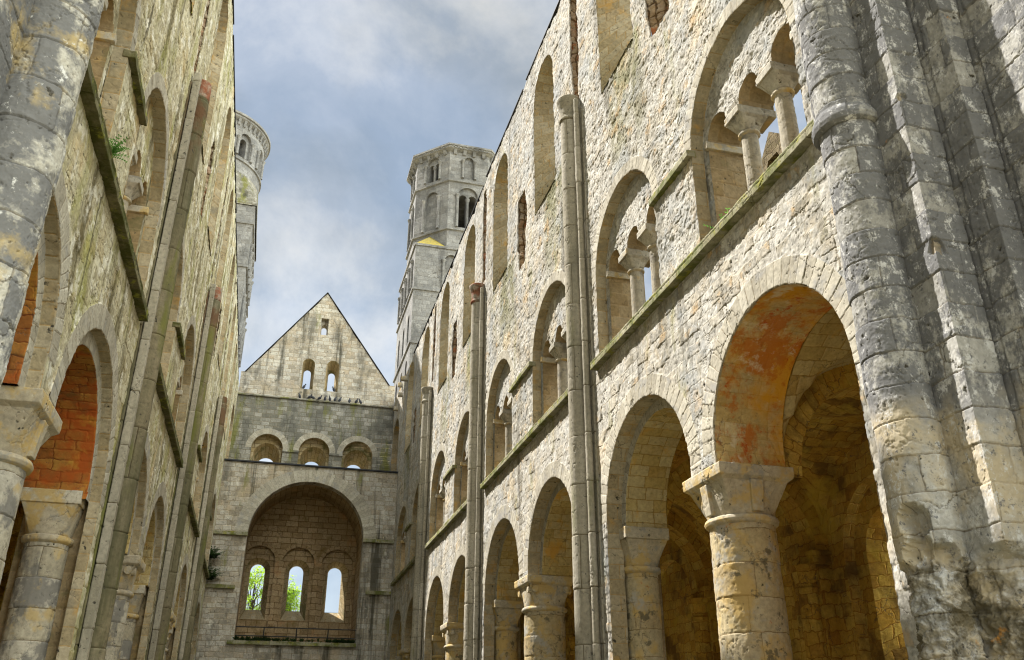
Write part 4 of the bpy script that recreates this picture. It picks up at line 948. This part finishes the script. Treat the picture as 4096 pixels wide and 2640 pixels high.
# ------------------------------------------------------------------ pigeons
def ell(mb, c, r, rot, mat, n=10, mN=7):
    ca, sa = math.cos(rot), math.sin(rot); G = []
    for i in range(mN + 1):
        t = math.pi * i / mN - math.pi / 2; G.append([(math.cos(t) * math.cos(2 * math.pi * j / n), math.cos(t) * math.sin(2 * math.pi * j / n), math.sin(t)) for j in range(n)])
    def T(p):   # long axis z -> tilted in local xz
        x, y, z = p[0] * r[0], p[1] * r[1], p[2] * r[2]; return (c[0] + x * ca + z * sa, c[1] + y, c[2] - x * sa + z * ca)
    for i in range(mN):
        for j in range(n): mb.face([T(G[i][j]), T(G[i][(j + 1) % n]), T(G[i + 1][(j + 1) % n]), T(G[i + 1][j])], [(0, 0)] * 4, mat)
def pigeon(x, y, z, ang, lean, label):
    o = bpy.data.objects.new('pigeon', None); COL.objects.link(o)
    b = MB(); ell(b, (0, 0, .155), (.078, .08, .14), R_(lean), 'pigeon'); ell(b, (.105 * math.sin(R_(lean)), 0, .155 + .10 * math.cos(R_(lean))), (.038, .036, .09), R_(15), 'pigeon')
    hd = (.105 * math.sin(R_(lean)) + .035, 0, .155 + .10 * math.cos(R_(lean)) + .085)
    ell(b, hd, (.04, .036, .042), 0, 'pigeon')
    # tail wedge
    s, c = math.sin(R_(lean)), math.cos(R_(lean)); A = Vector((-.10 * s, 0, .155 - .10 * c)); D = Vector((-s, 0, -c)) * .10; nn = Vector((-c, 0, s)) * .012
    r0_ = [tuple(A + Vector((0, w, 0)) + k) for w, k in ((-.03, -nn), (.03, -nn), (.03, nn), (-.03, nn))]; r1_ = [tuple(A + D + Vector((0, w, 0)) + k) for w, k in ((-.045, -nn * .4), (.045, -nn * .4), (.045, nn * .4), (-.045, nn * .4))]
    rings(b, [r0_, r1_], 'pigeon')
    for w in (-.03, .03):
        for a, bq in (((0, w, .05), (0, w, .005)), ((-.015, w, .006), (.04, w, .006))):
            a, bq = Vector(a), Vector(bq); d = (bq - a).normalized(); u = d.orthogonal().normalized(); v = d.cross(u)
            rings(b, [[tuple(p + (u * math.cos(i * 1.57) + v * math.sin(i * 1.57)) * .006) for i in range(4)] for p in (a, bq)], 'beak')
    bo = b.build('body', o, smooth=True)
    k = MB(); H = Vector(hd); rings(k, [[tuple(H + Vector((.034, .010 * math.cos(i * 1.57), -.004 + .010 * math.sin(i * 1.57)))) for i in range(4)], [tuple(H + Vector((.075, .002 * math.cos(i * 1.57), -.012 + .002 * math.sin(i * 1.57)))) for i in range(4)]], 'beak'); k.build('beak', o)
    o.location = (x, y, z); o.rotation_euler = (0, 0, R_(ang)); o.scale = (1.15,) * 3
    tag(o, label, 'bird', 'pigeons on the gable ledges'); return o
PG = [(.74, 'dark pigeon alone at the left end of the ledge row'), (1.38, 'small hunched pigeon second from left on the ledge'), (1.62, 'low crouching dark pigeon third from left on the ledge'), (2.06, 'dark pigeon fourth from left on the ledge'),
      (2.44, 'upright slim pigeon fifth from left on the ledge'), (2.76, 'small upright pigeon at the middle of the ledge row'), (3.11, 'upright dark pigeon seventh from left on the ledge'), (3.43, 'leaning dark pigeon eighth from left on the ledge'),
      (4.10, 'stout pigeon ninth from left, after a gap in the row'), (4.56, 'tall leaning pigeon second from right on the ledge'), (4.85, 'upright pigeon at the right end of the ledge row')]
rp = random.Random(12)
for i, (x, lb) in enumerate(PG): pigeon(x, YT - .02, 22.70, rp.choice((0, 180, 30, 200, 150, -30, 80)), rp.choice((12, 20, 30)) if i not in (1, 2, 3) else 62, lb)
pigeon(.95, YT + .36, 23.56, 20, 30, 'pigeon perched in the bottom of the left gable window'); pigeon(2.99, YT + .36, 23.56, 160, 28, 'pigeon perched in the bottom of the right gable window')

# ------------------------------------------------------------------ plants
def leafq(mb, p, d, up, L, w, mat):
    s = d.cross(up).normalized() * w; q = [p, p + d * L * .5 + s, p + d * L, p + d * L * .5 - s]
    mb.face([tuple(v) for v in q], [(0, 0), (1, 0), (1, 1), (0, 1)], mat)
def weed(name, base, out, n, L, mat, label, seed, cat='plant', droop=.6, group=None, wid=.012):
    r = random.Random(seed); mb = MB()
    for i in range(n):
        p = Vector(base) + Vector((r.uniform(-1, 1), r.uniform(-1, 1), 0)) * L * .18
        d = (Vector(out) * r.uniform(.2, 1) + Vector((r.gauss(0, .5), r.gauss(0, .5), r.uniform(.3, 1.1)))).normalized(); seg = L * r.uniform(.5, 1.) / 7
        for k in range(7):
            q = p + d * seg; s = d.orthogonal().normalized()
            up = Vector((0, 0, 1))
            sd = d.cross(up); sd = sd.normalized() if sd.length > .01 else Vector((1, 0, 0))
            mb.face([tuple(p - sd * wid * .4), tuple(q - sd * wid * .4), tuple(q + sd * wid * .4), tuple(p + sd * wid * .4)], [(0, 0)] * 4, mat)
            for sg in (-1, 1): leafq(mb, q, (sd * sg + d * .5).normalized(), d.cross(sd), seg * (1.5 - k * .13), wid * 1.2, mat)
            p = q; d = (d + Vector((0, 0, -droop * .22))).normalized()
    o = mb.build(name, None, adaptive=False); return tag(o, label, cat, group)
weed('fern', (XL + .12, 12.55, 10.08), (1, -.3, .2), 16, .42, 'weed', 'green fern growing on the mossy ledge of the left wall', 1)
weed('weed', (7.5, 12.15, 10.08), (-.3, -.2, .9), 7, .6, 'weed', 'slim bright green weed at the foot of the nearest right triforium arch', 2, droop=.25)
weed('weed', (-3.15, YG - .15, 11.1), (.6, -.6, .2), 40, .8, 'weed_dark', 'dark leafy weed on the upper left of the west wall', 3, group='weeds on the west wall', wid=.03)
weed('weed', (-3.15, YG - .15, 9.9), (.6, -.6, .2), 40, .9, 'weed_dark', 'dark leafy weed on the lower left string course of the west wall', 4, group='weeds on the west wall', wid=.03)
mb = MB(); rg = random.Random(5)
for i in range(240):
    x = rg.choice((rg.uniform(-1.3, 5.2), rg.gauss(-.2, .8), rg.gauss(4.6, .4))); x = min(5.2, max(-1.3, x)); p = Vector((x, YG + rg.uniform(-.12, .06), 6.73)); h = rg.uniform(.08, .32)
    for k in range(4):
        d = Vector((rg.gauss(0, .5), rg.gauss(-.2, .4), rg.uniform(.5, 1))).normalized(); leafq(mb, p, d, Vector((rg.gauss(0, 1), rg.gauss(0, 1), .2)), h, .03, 'weed_dark')
tag(mb.build('ledge_plants', None, adaptive=False), 'low dark plants growing along the ledge under the big west arch', 'plants', None, 'stuff')

def tree(name, base, H, rx, rz, seed, label):
    r = random.Random(seed); o = empty(name, base, label, 'tree', 'trees beyond the west wall'); B = Vector(base); mb = MB(); lf = MB()
    def bough(a, b, r0_, r1_, bend):
        n = 6; pts = [a + (b - a) * k / n + Vector((r.gauss(0, bend), r.gauss(0, bend), r.gauss(0, bend * .5))) * math.sin(math.pi * k / n) for k in range(n + 1)]
        for k in range(n):
            p, q = pts[k], pts[k + 1]; d = (q - p).normalized(); u = d.orthogonal().normalized(); w = d.cross(u); ra = r0_ + (r1_ - r0_) * k / n; rb = r0_ + (r1_ - r0_) * (k + 1) / n
            A = [tuple(p + (u * math.cos(t) + w * math.sin(t)) * ra) for t in [j * math.pi / 3 for j in range(6)]]; Q = [tuple(q + (u * math.cos(t) + w * math.sin(t)) * rb) for t in [j * math.pi / 3 for j in range(6)]]
            for j in range(6): mb.face([A[j], A[(j + 1) % 6], Q[(j + 1) % 6], Q[j]], [(0, 0)] * 4, 'bark')
        return pts
    c = B + Vector((0, 0, H - rz)); stem = bough(B, c + Vector((0, 0, rz * .6)), .22, .05, .12)
    for k in range(46):
        t = r.uniform(-.95, .97); a = r.uniform(0, 6.283); rad = math.sqrt(1 - t * t) * r.uniform(.45, 1.)
        e = c + Vector((math.cos(a) * rx * rad, math.sin(a) * rx * rad, t * rz)); st = stem[min(6, max(2, int(6 * (e.z - .8 - B.z) / (H - B.z)))) ]
        if st.z > e.z + .3: st = stem[3]
        bough(st, e, .05, .015, .12)
        for m_ in range(5):
            e2 = e + Vector((r.gauss(0, .34), r.gauss(0, .34), r.gauss(0, .34))); bough(e, e2, .014, .006, .03)
            for _ in range(16):
                p = e2 + Vector((r.gauss(0, .15), r.gauss(0, .15), r.gauss(0, .13))); d = Vector((r.gauss(0, 1), r.gauss(0, 1), r.gauss(-.2, .6))).normalized()
                leafq(lf, p, d, Vector((r.gauss(0, 1), r.gauss(0, 1), r.gauss(0, 1))), r.uniform(.13, .24), r.uniform(.04, .075), 'leaf')
    mb.build('trunk', o, smooth=True); lf.build('crown', o)
    return o
tree('tree', (-.95, 82, 0), 15.5, 1.5, 3.4, 3, 'fresh green tree filling the left west window'); tree('tree', (1.9, 83, 0), 14.5, 1.15, 2.6, 8, 'fresh green tree low in the middle west window')
